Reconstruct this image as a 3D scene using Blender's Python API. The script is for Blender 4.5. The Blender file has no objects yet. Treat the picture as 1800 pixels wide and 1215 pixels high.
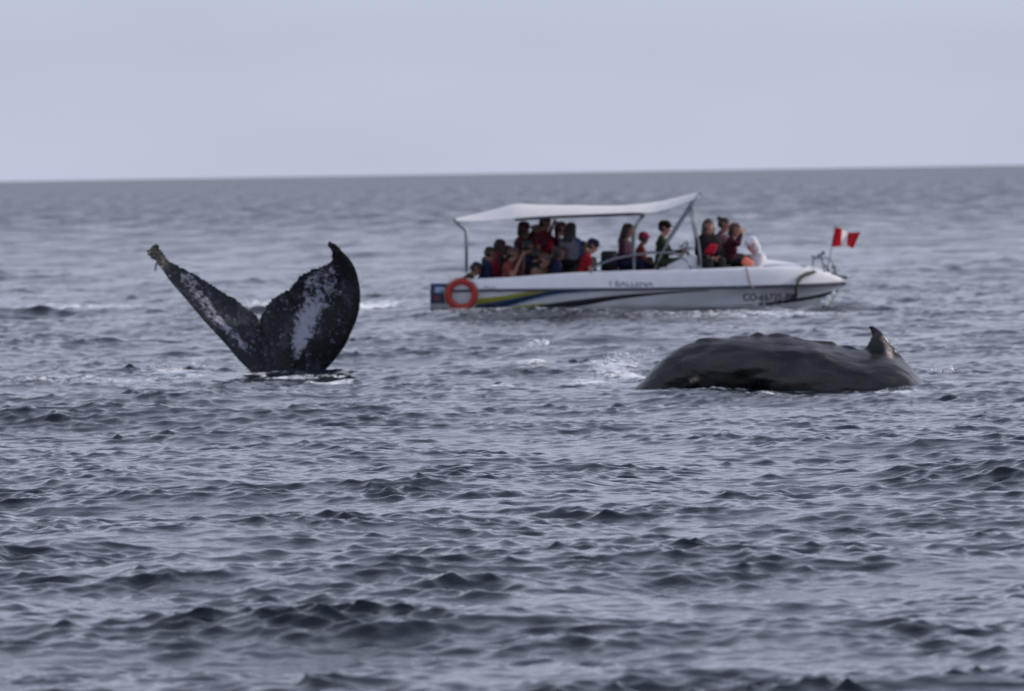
import bpy, bmesh, math, random
import numpy as np
from mathutils import Vector, Matrix, Euler

random.seed(7)
SC = bpy.context.scene
COL = SC.collection
R = math.radians

# ------------------------------------------------------------------ camera
FPX = 12000.0                    # focal length in pixels of the 1800 px wide photograph
CAM_H = 3.1
PITCH = math.atan(303.0 / FPX)
ROLL = R(0.92)
cam_d = bpy.data.cameras.new('camera')
cam = bpy.data.objects.new('camera', cam_d)
COL.objects.link(cam)
cam_d.sensor_width = 36.0
cam_d.lens = 36.0 * FPX / 1800.0
cam_d.clip_start = 0.5
cam_d.clip_end = 120000.0
CAM_M = (Matrix.Translation((0, 0, CAM_H)) @ Matrix.Rotation(R(90) - PITCH, 4, 'X') @ Matrix.Rotation(-ROLL, 4, 'Z'))
cam.matrix_world = CAM_M
cam_d.dof.use_dof = True
cam_d.dof.focus_distance = 71.0
cam_d.dof.aperture_fstop = 3.5
cam_d.dof.aperture_blades = 0
SC.camera = cam

# ------------------------------------------------------------------ sky, sun, exposure
SUN_EL, SUN_AZ = R(24), R(72)            # azimuth measured from +Y (view direction) towards +X (right)
world = bpy.data.worlds.new('World')
SC.world = world
world.use_nodes = True
wn, wl = world.node_tree.nodes, world.node_tree.links
wn.clear()
w_out = wn.new('ShaderNodeOutputWorld')
w_bg = wn.new('ShaderNodeBackground')
w_sky = wn.new('ShaderNodeTexSky')
w_sky.sky_type = 'NISHITA'
w_sky.sun_disc = False
w_sky.sun_elevation = SUN_EL
w_sky.sun_rotation = SUN_AZ
w_sky.altitude = 0
w_sky.air_density = 1.0
w_sky.dust_density = 0.6
w_sky.ozone_density = 2.0
w_hs = wn.new('ShaderNodeHueSaturation')
w_hs.inputs['Saturation'].default_value = 0.55
wl.new(w_sky.outputs['Color'], w_hs.inputs['Color'])
# pale lavender sea haze: thick along the whole horizon, thinner overhead
w_tc = wn.new('ShaderNodeTexCoord')
w_sep = wn.new('ShaderNodeSeparateXYZ')
wl.new(w_tc.outputs['Generated'], w_sep.inputs['Vector'])
w_ramp = wn.new('ShaderNodeValToRGB')
w_ramp.color_ramp.interpolation = 'EASE'
for k, (p, v) in enumerate(((0.0, 0.96), (0.10, 0.93), (0.35, 0.88), (1.0, 0.85))):
    e = w_ramp.color_ramp.elements[k] if k < 2 else w_ramp.color_ramp.elements.new(p)
    e.position = p; e.color = (v, v, v, 1)
wl.new(w_sep.outputs['Z'], w_ramp.inputs['Fac'])
w_haze = wn.new('ShaderNodeMix')
w_haze.data_type = 'RGBA'
w_veil = wn.new('ShaderNodeValToRGB')          # the veil of haze and thin cloud, brightest a little above the horizon all round
for k, (p, c) in enumerate(((0.02, (0.482, 0.520, 0.660)), (0.16, (0.71, 0.77, 0.97)), (0.45, (0.53, 0.58, 0.77)), (1.0, (0.37, 0.42, 0.60)))):
    e = w_veil.color_ramp.elements[k] if k < 2 else w_veil.color_ramp.elements.new(p)
    e.position = p; e.color = c + (1,)
wl.new(w_sep.outputs['Z'], w_veil.inputs['Fac'])
w_gain = wn.new('ShaderNodeVectorMath'); w_gain.operation = 'SCALE'; w_gain.inputs['Scale'].default_value = 10.0
wl.new(w_veil.outputs['Color'], w_gain.inputs[0])
wl.new(w_gain.outputs['Vector'], w_haze.inputs['B'])
w_cl = wn.new('ShaderNodeTexNoise'); w_cl.inputs['Scale'].default_value = 9.0; w_cl.inputs['Detail'].default_value = 3   # faint unevenness of the veil
w_cm = wn.new('ShaderNodeMapping'); w_cm.inputs['Scale'].default_value = (1, 1, 3.5)
wl.new(w_tc.outputs['Generated'], w_cm.inputs['Vector']); wl.new(w_cm.outputs['Vector'], w_cl.inputs['Vector'])
w_cr = wn.new('ShaderNodeMapRange'); w_cr.inputs['From Min'].default_value = 0.3; w_cr.inputs['From Max'].default_value = 0.7
w_cr.inputs['To Min'].default_value = 9.55; w_cr.inputs['To Max'].default_value = 10.45
wl.new(w_cl.outputs['Fac'], w_cr.inputs['Value']); wl.new(w_cr.outputs[0], w_gain.inputs['Scale'])
wl.new(w_ramp.outputs['Color'], w_haze.inputs['Factor'])
wl.new(w_hs.outputs['Color'], w_haze.inputs['A'])
wl.new(w_haze.outputs['Result'], w_bg.inputs['Color'])
w_bg.inputs['Strength'].default_value = 0.10
wl.new(w_bg.outputs['Background'], w_out.inputs['Surface'])

sun_d = bpy.data.lights.new('sun', 'SUN')
sun_d.energy = 2.8
sun_d.angle = R(3)
sun_d.color = (1.0, 0.9, 0.78)
sun = bpy.data.objects.new('sun', sun_d)
COL.objects.link(sun)
SUN_DIR = Vector((math.sin(SUN_AZ) * math.cos(SUN_EL), math.cos(SUN_AZ) * math.cos(SUN_EL), math.sin(SUN_EL)))
sun.rotation_euler = (-SUN_DIR).to_track_quat('-Z', 'Y').to_euler()
sun.location = (0, 0, 60)

SC.view_settings.view_transform = 'Standard'
SC.view_settings.look = 'None'
SC.view_settings.exposure = 0.10
SC.view_settings.gamma = 1.0
SC.view_settings.use_curve_mapping = False
SC.render.engine = 'CYCLES'
SC.cycles.use_denoising = True
SC.cycles.max_bounces = 6
SC.cycles.glossy_bounces = 3
SC.cycles.sample_clamp_direct = 4.0
SC.cycles.sample_clamp_indirect = 4.0

# ------------------------------------------------------------------ helpers
def cam_point(px, py, d):
    """World point seen at photo pixel (px, py) at view depth d (metres)."""
    v = Vector(((px - 900.0) / FPX * d, (607.5 - py) / FPX * d, -d))
    return CAM_M @ v

TILT = Matrix.Rotation(ROLL, 4, 'Y')      # trims a thing so that it sits level in the tilted frame

def tag(o, label=None, cat=None, group=None, kind=None):
    if label: o['label'] = label
    if cat: o['category'] = cat
    if group: o['group'] = group
    if kind: o['kind'] = kind
    return o

def mesh_obj(name, verts, faces, mat=None, parent=None, smooth=True):
    me = bpy.data.meshes.new(name)
    me.from_pydata([tuple(v) for v in verts], [], [tuple(f) for f in faces])
    if mat: me.materials.append(mat)
    if smooth: me.polygons.foreach_set('use_smooth', [True] * len(me.polygons))
    me.update()
    o = bpy.data.objects.new(name, me)
    COL.objects.link(o)
    if parent: o.parent = parent
    return o

def bm_obj(name, bm, mat=None, parent=None, smooth=True):
    me = bpy.data.meshes.new(name)
    bmesh.ops.recalc_face_normals(bm, faces=bm.faces)
    bm.to_mesh(me); bm.free()
    if mat: me.materials.append(mat)
    if smooth: me.polygons.foreach_set('use_smooth', [True] * len(me.polygons))
    o = bpy.data.objects.new(name, me)
    COL.objects.link(o)
    if parent: o.parent = parent
    return o

def empty(name, m):
    o = bpy.data.objects.new(name, None)
    COL.objects.link(o)
    o.empty_display_size = 0.3
    o.matrix_world = m
    return o

def lerp_tab(x, tab):
    xs = [t[0] for t in tab]; ys = [t[1] for t in tab]
    return float(np.interp(x, xs, ys))

def smooth_tab(x, tab):
    """Catmull-Rom through a table of (x, y)."""
    n = len(tab)
    if x <= tab[0][0]: return tab[0][1]
    if x >= tab[-1][0]: return tab[-1][1]
    for i in range(n - 1):
        if tab[i][0] <= x <= tab[i + 1][0]: break
    x0, y0 = tab[max(i - 1, 0)]; x1, y1 = tab[i]; x2, y2 = tab[i + 1]; x3, y3 = tab[min(i + 2, n - 1)]
    h = x2 - x1; t = (x - x1) / h
    m1 = (y2 - y0) / (x2 - x0) if x2 != x0 else 0
    m2 = (y3 - y1) / (x3 - x1) if x3 != x1 else 0
    return ((2*t**3 - 3*t**2 + 1) * y1 + (t**3 - 2*t**2 + t) * h * m1 + (-2*t**3 + 3*t**2) * y2 + (t**3 - t**2) * h * m2)

def tube(bm, pts, rad, seg=8, cap=True):
    """Round tube through points; rad is a number or a list."""
    pts = [Vector(p) for p in pts]
    if not isinstance(rad, (list, tuple)): rad = [rad] * len(pts)
    rings = []
    for i, p in enumerate(pts):
        d = (pts[min(i + 1, len(pts) - 1)] - pts[max(i - 1, 0)]).normalized()
        a = Vector((0, 0, 1)) if abs(d.z) < 0.9 else Vector((1, 0, 0))
        u = d.cross(a).normalized(); v = d.cross(u).normalized()
        rings.append([bm.verts.new(p + (u * math.cos(k * 2 * math.pi / seg) + v * math.sin(k * 2 * math.pi / seg)) * rad[i]) for k in range(seg)])
    for i in range(len(rings) - 1):
        for k in range(seg):
            bm.faces.new((rings[i][k], rings[i][(k + 1) % seg], rings[i + 1][(k + 1) % seg], rings[i + 1][k]))
    if cap:
        bm.faces.new(rings[0][::-1]); bm.faces.new(rings[-1])

def box(bm, c, s, rot=None):
    m = Matrix.Translation(c)
    if rot is not None: m = m @ rot
    m = m @ Matrix.Diagonal((s[0], s[1], s[2], 1))
    return bmesh.ops.create_cube(bm, size=1.0, matrix=m)['verts']

def ellipsoid(bm, c, r, rot=None, u=14, v=10):
    m = Matrix.Translation(c)
    if rot is not None: m = m @ rot
    m = m @ Matrix.Diagonal((r[0], r[1], r[2], 1))
    return bmesh.ops.create_uvsphere(bm, u_segments=u, v_segments=v, radius=1.0, matrix=m)['verts']

def capsule(bm, a, b, ra, rb, seg=10):
    a = Vector(a); b = Vector(b)
    d = b - a
    L = max(d.length, 1e-5); d = d / L
    pts, rad = [], []
    for k in range(5):
        t = math.pi / 2 * (1 - k / 4)
        pts.append(a - d * ra * math.sin(t) * 0.999); rad.append(max(ra * math.cos(t), ra * 0.05))
    for k in range(5):
        t = math.pi / 2 * (k / 4)
        pts.append(b + d * rb * math.sin(t) * 0.999 + d * 1e-5); rad.append(max(rb * math.cos(t), rb * 0.05))
    tube(bm, pts, rad, seg)

# ------------------------------------------------------------------ materials
MATS = {}
def mat(name, col, rough=0.5, spec=0.5, metal=0.0, vary=0.12, scale=6.0, bump=0.0, bump_scale=60.0, coat=0.0):
    if name in MATS: return MATS[name]
    m = bpy.data.materials.new(name); m.use_nodes = True
    n, l = m.node_tree.nodes, m.node_tree.links
    b = n['Principled BSDF']
    b.inputs['Roughness'].default_value = rough
    b.inputs['Specular IOR Level'].default_value = spec
    b.inputs['Metallic'].default_value = metal
    b.inputs['Coat Weight'].default_value = coat
    tc = n.new('ShaderNodeTexCoord')
    nz = n.new('ShaderNodeTexNoise'); nz.inputs['Scale'].default_value = scale; nz.inputs['Detail'].default_value = 5
    l.new(tc.outputs['Object'], nz.inputs['Vector'])
    rp = n.new('ShaderNodeValToRGB')
    rp.color_ramp.elements[0].position = 0.3; rp.color_ramp.elements[1].position = 0.7
    rp.color_ramp.elements[0].color = tuple(c * (1 - vary) for c in col) + (1,)
    rp.color_ramp.elements[1].color = tuple(min(1, c * (1 + vary)) for c in col) + (1,)
    l.new(nz.outputs['Fac'], rp.inputs['Fac'])
    l.new(rp.outputs['Color'], b.inputs['Base Color'])
    if bump > 0:
        n2 = n.new('ShaderNodeTexNoise'); n2.inputs['Scale'].default_value = bump_scale; n2.inputs['Detail'].default_value = 4
        l.new(tc.outputs['Object'], n2.inputs['Vector'])
        bp = n.new('ShaderNodeBump'); bp.inputs['Strength'].default_value = 1.0; bp.inputs['Distance'].default_value = bump
        l.new(n2.outputs['Fac'], bp.inputs['Height'])
        l.new(bp.outputs['Normal'], b.inputs['Normal'])
    MATS[name] = m
    return m

def see_through(m, fac):
    """Thin cloth: part of the light that falls on the far side comes through."""
    n, l = m.node_tree.nodes, m.node_tree.links
    if 'cloth_mix' in n: return m
    b = n['Principled BSDF']
    t = n.new('ShaderNodeBsdfTranslucent')
    l.new(b.inputs['Base Color'].links[0].from_socket, t.inputs['Color'])
    x = n.new('ShaderNodeMixShader'); x.name = 'cloth_mix'; x.inputs['Fac'].default_value = fac
    l.new(b.outputs['BSDF'], x.inputs[1]); l.new(t.outputs['BSDF'], x.inputs[2])
    l.new(x.outputs['Shader'], n['Material Output'].inputs['Surface'])
    return m
# ------------------------------------------------------------------ the sea
RNG = np.random.default_rng(11)

def wave_tile(N, L, lmin, lmax, lpeak, rms, wind, spread, seed):
    """One periodic patch of random waves: height and choppy horizontal displacement."""
    rng = np.random.default_rng(seed)
    k1 = 2 * np.pi * np.fft.fftfreq(N, L / N)
    kx, ky = np.meshgrid(k1, k1, indexing='ij')
    k = np.hypot(kx, ky); k[0, 0] = 1e-6
    kp = 2 * np.pi / lpeak
    S = k ** -4.0 * np.exp(-1.25 * (kp / k) ** 2)
    ang = np.arctan2(ky, kx) - wind
    D = np.abs(np.cos(ang / 2)) ** (2 * spread) + 0.06
    amp = np.sqrt(S * D)
    amp[(k < 2 * np.pi / lmax) | (k > 2 * np.pi / lmin)] = 0
    z = (rng.standard_normal((N, N)) + 1j * rng.standard_normal((N, N))) * amp
    h = np.fft.ifft2(z)
    s = rms / np.std(h.real)
    kxn, kyn = kx / k, ky / k
    return (h.real * s, np.fft.ifft2(1j * z * kxn).real * s, np.fft.ifft2(1j * z * kyn).real * s)

def sample(tile, L, x, y, rot):
    N = tile[0].shape[0]
    c, s = math.cos(rot), math.sin(rot)
    u = (x * c + y * s) / L * N; v = (-x * s + y * c) / L * N
    iu = np.floor(u).astype(np.int64); iv = np.floor(v).astype(np.int64)
    fu = u - iu; fv = v - iv
    i0, i1, j0, j1 = iu % N, (iu + 1) % N, iv % N, (iv + 1) % N
    out = []
    for T in tile:
        out.append(T[i0, j0] * (1 - fu) * (1 - fv) + T[i1, j0] * fu * (1 - fv) + T[i0, j1] * (1 - fu) * fv + T[i1, j1] * fu * fv)
    h, a, b = out
    return h, a * c - b * s, a * s + b * c

TWO = math.pi
# the wind blows towards the camera, a little from the left
TA = (wave_tile(1024, 173.0, 3.0, 60.0, 8.0, 0.058, R(-98), 6, 1), 173.0, R(0))
TB = (wave_tile(1024, 53.0, 0.6, 3.0, 1.25, 0.0170, R(-84 - 17), 3.5, 2), 53.0, R(17))
TC = (wave_tile(1024, 17.0, 0.15, 0.65, 0.46, 0.0096, R(-95 + 31), 2.2, 3), 17.0, R(-31))
TE = (wave_tile(512, 83.0, 1.2, 20.0, 4.0, 1.0, R(-90), 0.5, 5), 83.0)
CHOP = 1.35

def spacing(r):
    return np.where(r < 75, 0.046, 0.046 * (r / 75.0) ** 1.95)

def wave_height(x, y, s):
    fade = lambda lim: np.clip(2.0 - s / lim, 0, 1)
    # gust patches: some areas are rougher than others
    g = 0.85 + 0.3 * np.sin(x * 0.11 + 1.3 + 0.6 * np.sin(y * 0.05)) * np.sin(y * 0.045 + 0.4) + 0.12 * np.sin(x * 0.31 - y * 0.17)
    hA, xA, yA = sample(*[TA[0], TA[1]], x, y, TA[2])
    hB, xB, yB = sample(*[TB[0], TB[1]], x, y, TB[2])
    hC, xC, yC = sample(*[TC[0], TC[1]], x, y, TC[2])
    # short waves come in groups: slick flats between steep packets
    e1 = sample(TE[0], TE[1], x, y, 0.5)[0]; e2 = sample(TE[0], TE[1], x + 31.7, y * 1.3 - 12.1, -0.8)[0]
    fb = fade(1.6) * g * np.clip(0.88 + 0.28 * e1 + 1.5 * hA, 0.35, 1.7)
    fc = fade(0.30) * np.clip(0.88 + 0.26 * e2 + 1.6 * (hA + hB), 0.35, 1.9)
    far = 1.0 / (1.0 + (s / 6.0) ** 2)
    h = (hA + hB * fb + hC * fc) * far
    dx = CHOP * (xA + xB * fb + 0.8 * xC * fc) * far
    dy = CHOP * (yA + yB * fb + 0.8 * yC * fc) * far
    return h, dx, dy

def sea_level(x, y):
    """Height of the built surface near a point (chop ignored)."""
    h, _, _ = wave_height(np.array([float(x)]), np.array([float(y)]), np.array([0.06]))
    return float(h[0])

def build_sea():
    rr = list(np.geomspace(1.5, 36.0, 90))
    while rr[-1] < 60000.0:
        rr.append(rr[-1] + float(spacing(np.array(rr[-1]))))
        if len(rr) > 6000: break
    r = np.array(rr)
    a_in = np.linspace(-R(5.4), R(5.4), 278)
    tail = R(5.4) + np.cumsum(np.geomspace(0.0012, 0.25, 46))
    tail = tail / tail[-1] * math.pi
    tail = tail[tail > R(5.5)]
    a = np.concatenate([-tail[::-1], a_in, tail])
    A, RR = np.meshgrid(a, r)
    x = (RR * np.sin(A)).ravel(); y = (RR * np.cos(A)).ravel()
    s = spacing(RR.ravel())
    off = np.clip((np.abs(A.ravel()) - R(5.4)) / R(20), 0, 1)
    h, dx, dy = wave_height(x, y, s)
    h = h * (1 - 0.7 * off); dx = dx * (1 - off); dy = dy * (1 - off)
    foam = np.zeros_like(h)
    for (fx, fy, sx, sy, amt, lift) in FOAM_SPOTS:
        q = np.exp(-(((x - fx) / sx) ** 2 + ((y - fy) / sy) ** 2))
        foam = np.maximum(foam, q * amt)
        h = h + q * lift
    n_r, n_a = RR.shape
    co = np.stack([x + dx, y + dy, h], 1)
    idx = np.arange(n_r * n_a).reshape(n_r, n_a)
    f = np.stack([idx[:-1, :-1].ravel(), idx[:-1, 1:].ravel(), idx[1:, 1:].ravel(), idx[1:, :-1].ravel()], 1)
    me = bpy.data.meshes.new('sea')
    me.vertices.add(len(co)); me.vertices.foreach_set('co', co.ravel().astype(np.float32))
    me.loops.add(f.size); me.loops.foreach_set('vertex_index', f.ravel().astype(np.int32))
    me.polygons.add(len(f)); me.polygons.foreach_set('loop_start', np.arange(0, f.size, 4, dtype=np.int32))
    me.polygons.foreach_set('use_smooth', np.ones(len(f), dtype=bool))
    at = me.attributes.new('foam', 'FLOAT', 'POINT'); at.data.foreach_set('value', foam.astype(np.float32))
    me.update(calc_edges=True)
    o = bpy.data.objects.new('sea', me); COL.objects.link(o)
    me.materials.append(sea_material())
    tag(o, 'choppy grey blue sea reaching to the horizon', 'sea', kind='structure')
    return o

def sea_material():
    m = bpy.data.materials.new('sea_water'); m.use_nodes = True
    n, l = m.node_tree.nodes, m.node_tree.links
    b = n['Principled BSDF']
    geo = n.new('ShaderNodeNewGeometry')
    def noise(scale, detail, rough, squash=(1, 1, 1)):
        mp = n.new('ShaderNodeMapping'); mp.inputs['Scale'].default_value = squash
        l.new(geo.outputs['Position'], mp.inputs['Vector'])
        t = n.new('ShaderNodeTexNoise'); t.inputs['Scale'].default_value = scale
        t.inputs['Detail'].default_value = detail; t.inputs['Roughness'].default_value = rough
        l.new(mp.outputs['Vector'], t.inputs['Vector'])
        return t.outputs['Fac']
    b.inputs['Base Color'].default_value = (0.007, 0.0125, 0.019, 1)
    # waves too small or too far to be built widen the reflection instead
    ln = n.new('ShaderNodeVectorMath'); ln.operation = 'LENGTH'
    l.new(geo.outputs['Position'], ln.inputs[0])
    rg = n.new('ShaderNodeMapRange'); rg.inputs['From Min'].default_value = 60; rg.inputs['From Max'].default_value = 500
    rg.inputs['To Min'].default_value = 0.025; rg.inputs['To Max'].default_value = 0.30
    l.new(ln.outputs['Value'], rg.inputs['Value'])
    # cat's paws: wind-roughened streaks and slicks further out
    cp = n.new('ShaderNodeMapRange'); cp.inputs['From Min'].default_value = 0.35; cp.inputs['From Max'].default_value = 0.65
    cp.inputs['To Min'].default_value = 0.55; cp.inputs['To Max'].default_value = 1.55
    l.new(noise(1.0, 4, 0.6, (0.42, 0.045, 1)), cp.inputs['Value'])
    rm = n.new('ShaderNodeMath'); rm.operation = 'MULTIPLY'
    l.new(rg.outputs[0], rm.inputs[0]); l.new(cp.outputs[0], rm.inputs[1])
    l.new(rm.outputs[0], b.inputs['Roughness'])
    b.inputs['IOR'].default_value = 1.333
    b1 = n.new('ShaderNodeBump'); b1.inputs['Distance'].default_value = 0.015; b1.inputs['Strength'].default_value = 0.8
    l.new(noise(9.0, 4, 0.6, (0.7, 1, 1)), b1.inputs['Height'])
    b2 = n.new('ShaderNodeBump'); b2.inputs['Distance'].default_value = 0.05; b2.inputs['Strength'].default_value = 0.5
    l.new(noise(1.1, 3, 0.55, (0.8, 1, 1)), b2.inputs['Height'])
    l.new(b2.outputs['Normal'], b1.inputs['Normal'])
    b3 = n.new('ShaderNodeBump'); b3.inputs['Strength'].default_value = 1.0
    rd = n.new('ShaderNodeMapRange'); rd.inputs['From Min'].default_value = 150; rd.inputs['From Max'].default_value = 700
    rd.inputs['To Min'].default_value = 0.0; rd.inputs['To Max'].default_value = 1.6
    l.new(ln.outputs['Value'], rd.inputs['Value']); l.new(rd.outputs[0], b3.inputs['Distance'])
    l.new(noise(0.16, 3, 0.6, (0.45, 1, 1)), b3.inputs['Height'])
    l.new(b1.outputs['Normal'], b3.inputs['Normal'])
    l.new(b3.outputs['Normal'], b.inputs['Normal'])
    # foam: white froth where the surface has been broken
    at = n.new('ShaderNodeAttribute'); at.attribute_name = 'foam'
    fz = noise(6.0, 6, 0.75)
    ad = n.new('ShaderNodeMath'); ad.operation = 'MULTIPLY_ADD'
    l.new(fz, ad.inputs[0]); ad.inputs[1].default_value = 3.0; ad.inputs[2].default_value = -1.58
    su = n.new('ShaderNodeMath'); su.operation = 'ADD'
    l.new(at.outputs['Fac'], su.inputs[0]); l.new(ad.outputs[0], su.inputs[1])
    mr = n.new('ShaderNodeMapRange'); mr.inputs['From Min'].default_value = 0.12; mr.inputs['From Max'].default_value = 0.5
    l.new(su.outputs[0], mr.inputs['Value'])
    gt = n.new('ShaderNodeMath'); gt.operation = 'MULTIPLY'
    st = n.new('ShaderNodeMapRange'); st.inputs['From Min'].default_value = 0.02; st.inputs['From Max'].default_value = 0.15
    l.new(at.outputs['Fac'], st.inputs['Value'])
    l.new(mr.outputs[0], gt.inputs[0]); l.new(st.outputs[0], gt.inputs[1])
    fo = n.new('ShaderNodeBsdfDiffuse'); fo.inputs['Color'].default_value = (0.78, 0.8, 0.82, 1)
    mx = n.new('ShaderNodeMixShader')
    l.new(gt.outputs[0], mx.inputs['Fac'])
    l.new(b.outputs['BSDF'], mx.inputs[1]); l.new(fo.outputs['BSDF'], mx.inputs[2])
    l.new(mx.outputs['Shader'], n['Material Output'].inputs['Surface'])
    return m

FOAM_SPOTS = []
# ------------------------------------------------------------------ whales
def depth_at_sea(px, py):
    """View depth at which the ray through a pixel meets mean sea level."""
    a, b = cam_point(px, py, 0.0), cam_point(px, py, 1.0)
    return a.z / (a.z - b.z)

def frame_at(px, py, d):
    return Matrix.Translation(cam_point(px, py, d)) @ TILT

def remeshed(o, voxel, smooth_iter=4):
    """Turn overlapping closed pieces into one continuous skin."""
    md = o.modifiers.new('skin', 'REMESH'); md.mode = 'VOXEL'; md.voxel_size = voxel; md.use_smooth_shade = True
    if smooth_iter:
        sm = o.modifiers.new('soft', 'SMOOTH'); sm.factor = 0.5; sm.iterations = smooth_iter
    dg = bpy.context.evaluated_depsgraph_get()
    me = bpy.data.meshes.new_from_object(o.evaluated_get(dg))
    o.modifiers.clear()
    old = o.data
    mats = [m for m in old.materials]
    o.data = me
    me.name = o.name
    me.materials.clear()
    for m in mats: me.materials.append(m)
    bpy.data.meshes.remove(old)
    me.polygons.foreach_set('use_smooth', [True] * len(me.polygons))
    return me

def whale_skin():
    m = bpy.data.materials.new('whale_skin'); m.use_nodes = True
    n, l = m.node_tree.nodes, m.node_tree.links
    b = n['Principled BSDF']
    b.inputs['Roughness'].default_value = 0.42
    b.inputs['Specular IOR Level'].default_value = 0.36
    tc = n.new('ShaderNodeTexCoord')
    def noise(scale, detail, sq, rot=(0, 0, 0)):
        mp = n.new('ShaderNodeMapping'); mp.inputs['Scale'].default_value = sq; mp.inputs['Rotation'].default_value = rot
        l.new(tc.outputs['Object'], mp.inputs['Vector'])
        t = n.new('ShaderNodeTexNoise'); t.inputs['Scale'].default_value = scale; t.inputs['Detail'].default_value = detail
        l.new(mp.outputs['Vector'], t.inputs['Vector']); return t.outputs['Fac']
    # long scars and sheen running back and down along the flank, plus painted glints
    r1 = n.new('ShaderNodeValToRGB')
    r1.color_ramp.elements[0].position = 0.42; r1.color_ramp.elements[0].color = (0.007, 0.0068, 0.008, 1)
    r1.color_ramp.elements[1].position = 0.66; r1.color_ramp.elements[1].color = (0.044, 0.040, 0.039, 1)
    l.new(noise(2.2, 4, (0.6, 1.2, 1.7), (0, R(28), 0)), r1.inputs['Fac'])
    sa = n.new('ShaderNodeAttribute'); sa.attribute_name = 'painted_glint'
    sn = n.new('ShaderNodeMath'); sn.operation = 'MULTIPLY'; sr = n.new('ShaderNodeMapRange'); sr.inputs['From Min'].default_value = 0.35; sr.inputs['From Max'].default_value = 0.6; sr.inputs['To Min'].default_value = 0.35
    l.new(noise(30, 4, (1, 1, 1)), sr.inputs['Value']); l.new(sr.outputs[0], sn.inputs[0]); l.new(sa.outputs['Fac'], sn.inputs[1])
    sm = n.new('ShaderNodeMix'); sm.data_type = 'RGBA'; sm.inputs['B'].default_value = (0.62, 0.50, 0.44, 1)  # warm pale highlight mixed into the skin colour under the mask
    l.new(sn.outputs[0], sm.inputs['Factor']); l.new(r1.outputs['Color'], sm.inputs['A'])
    # small round barnacle scars
    v = n.new('ShaderNodeTexVoronoi'); v.inputs['Scale'].default_value = 9.0; l.new(tc.outputs['Object'], v.inputs['Vector'])
    vr = n.new('ShaderNodeMapRange'); vr.inputs['From Min'].default_value = 0.05; vr.inputs['From Max'].default_value = 0.12; vr.inputs['To Min'].default_value = 0.35; vr.inputs['To Max'].default_value = 0.0
    l.new(v.outputs['Distance'], vr.inputs['Value'])
    sm2 = n.new('ShaderNodeMix'); sm2.data_type = 'RGBA'; sm2.inputs['B'].default_value = (0.20, 0.19, 0.19, 1)
    l.new(vr.outputs[0], sm2.inputs['Factor']); l.new(sm.outputs['Result'], sm2.inputs['A'])
    l.new(sm2.outputs['Result'], b.inputs['Base Color'])
    bp = n.new('ShaderNodeBump'); bp.inputs['Distance'].default_value = 0.06
    l.new(noise(3.0, 1.5, (0.6, 1.2, 1.6), (0, R(28), 0)), bp.inputs['Height'])
    b2 = n.new('ShaderNodeBump'); b2.inputs['Distance'].default_value = 0.006
    l.new(noise(32.0, 5, (0.5, 1, 1.2), (0, R(28), 0)), b2.inputs['Height'])
    l.new(bp.outputs['Normal'], b2.inputs['Normal']); l.new(b2.outputs['Normal'], b.inputs['Normal'])
    rr = n.new('ShaderNodeMapRange'); rr.inputs['To Min'].default_value = 0.10; rr.inputs['To Max'].default_value = 0.38
    l.new(noise(5.0, 4, (0.6, 1, 1.6)), rr.inputs['Value']); l.new(rr.outputs[0], b.inputs['Roughness'])
    return m

WD = depth_at_sea(1375, 686)
WS = FPX / WD
def wpx(px, py):
    return ((px - 1375) / WS, (686 - py) / WS)

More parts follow.
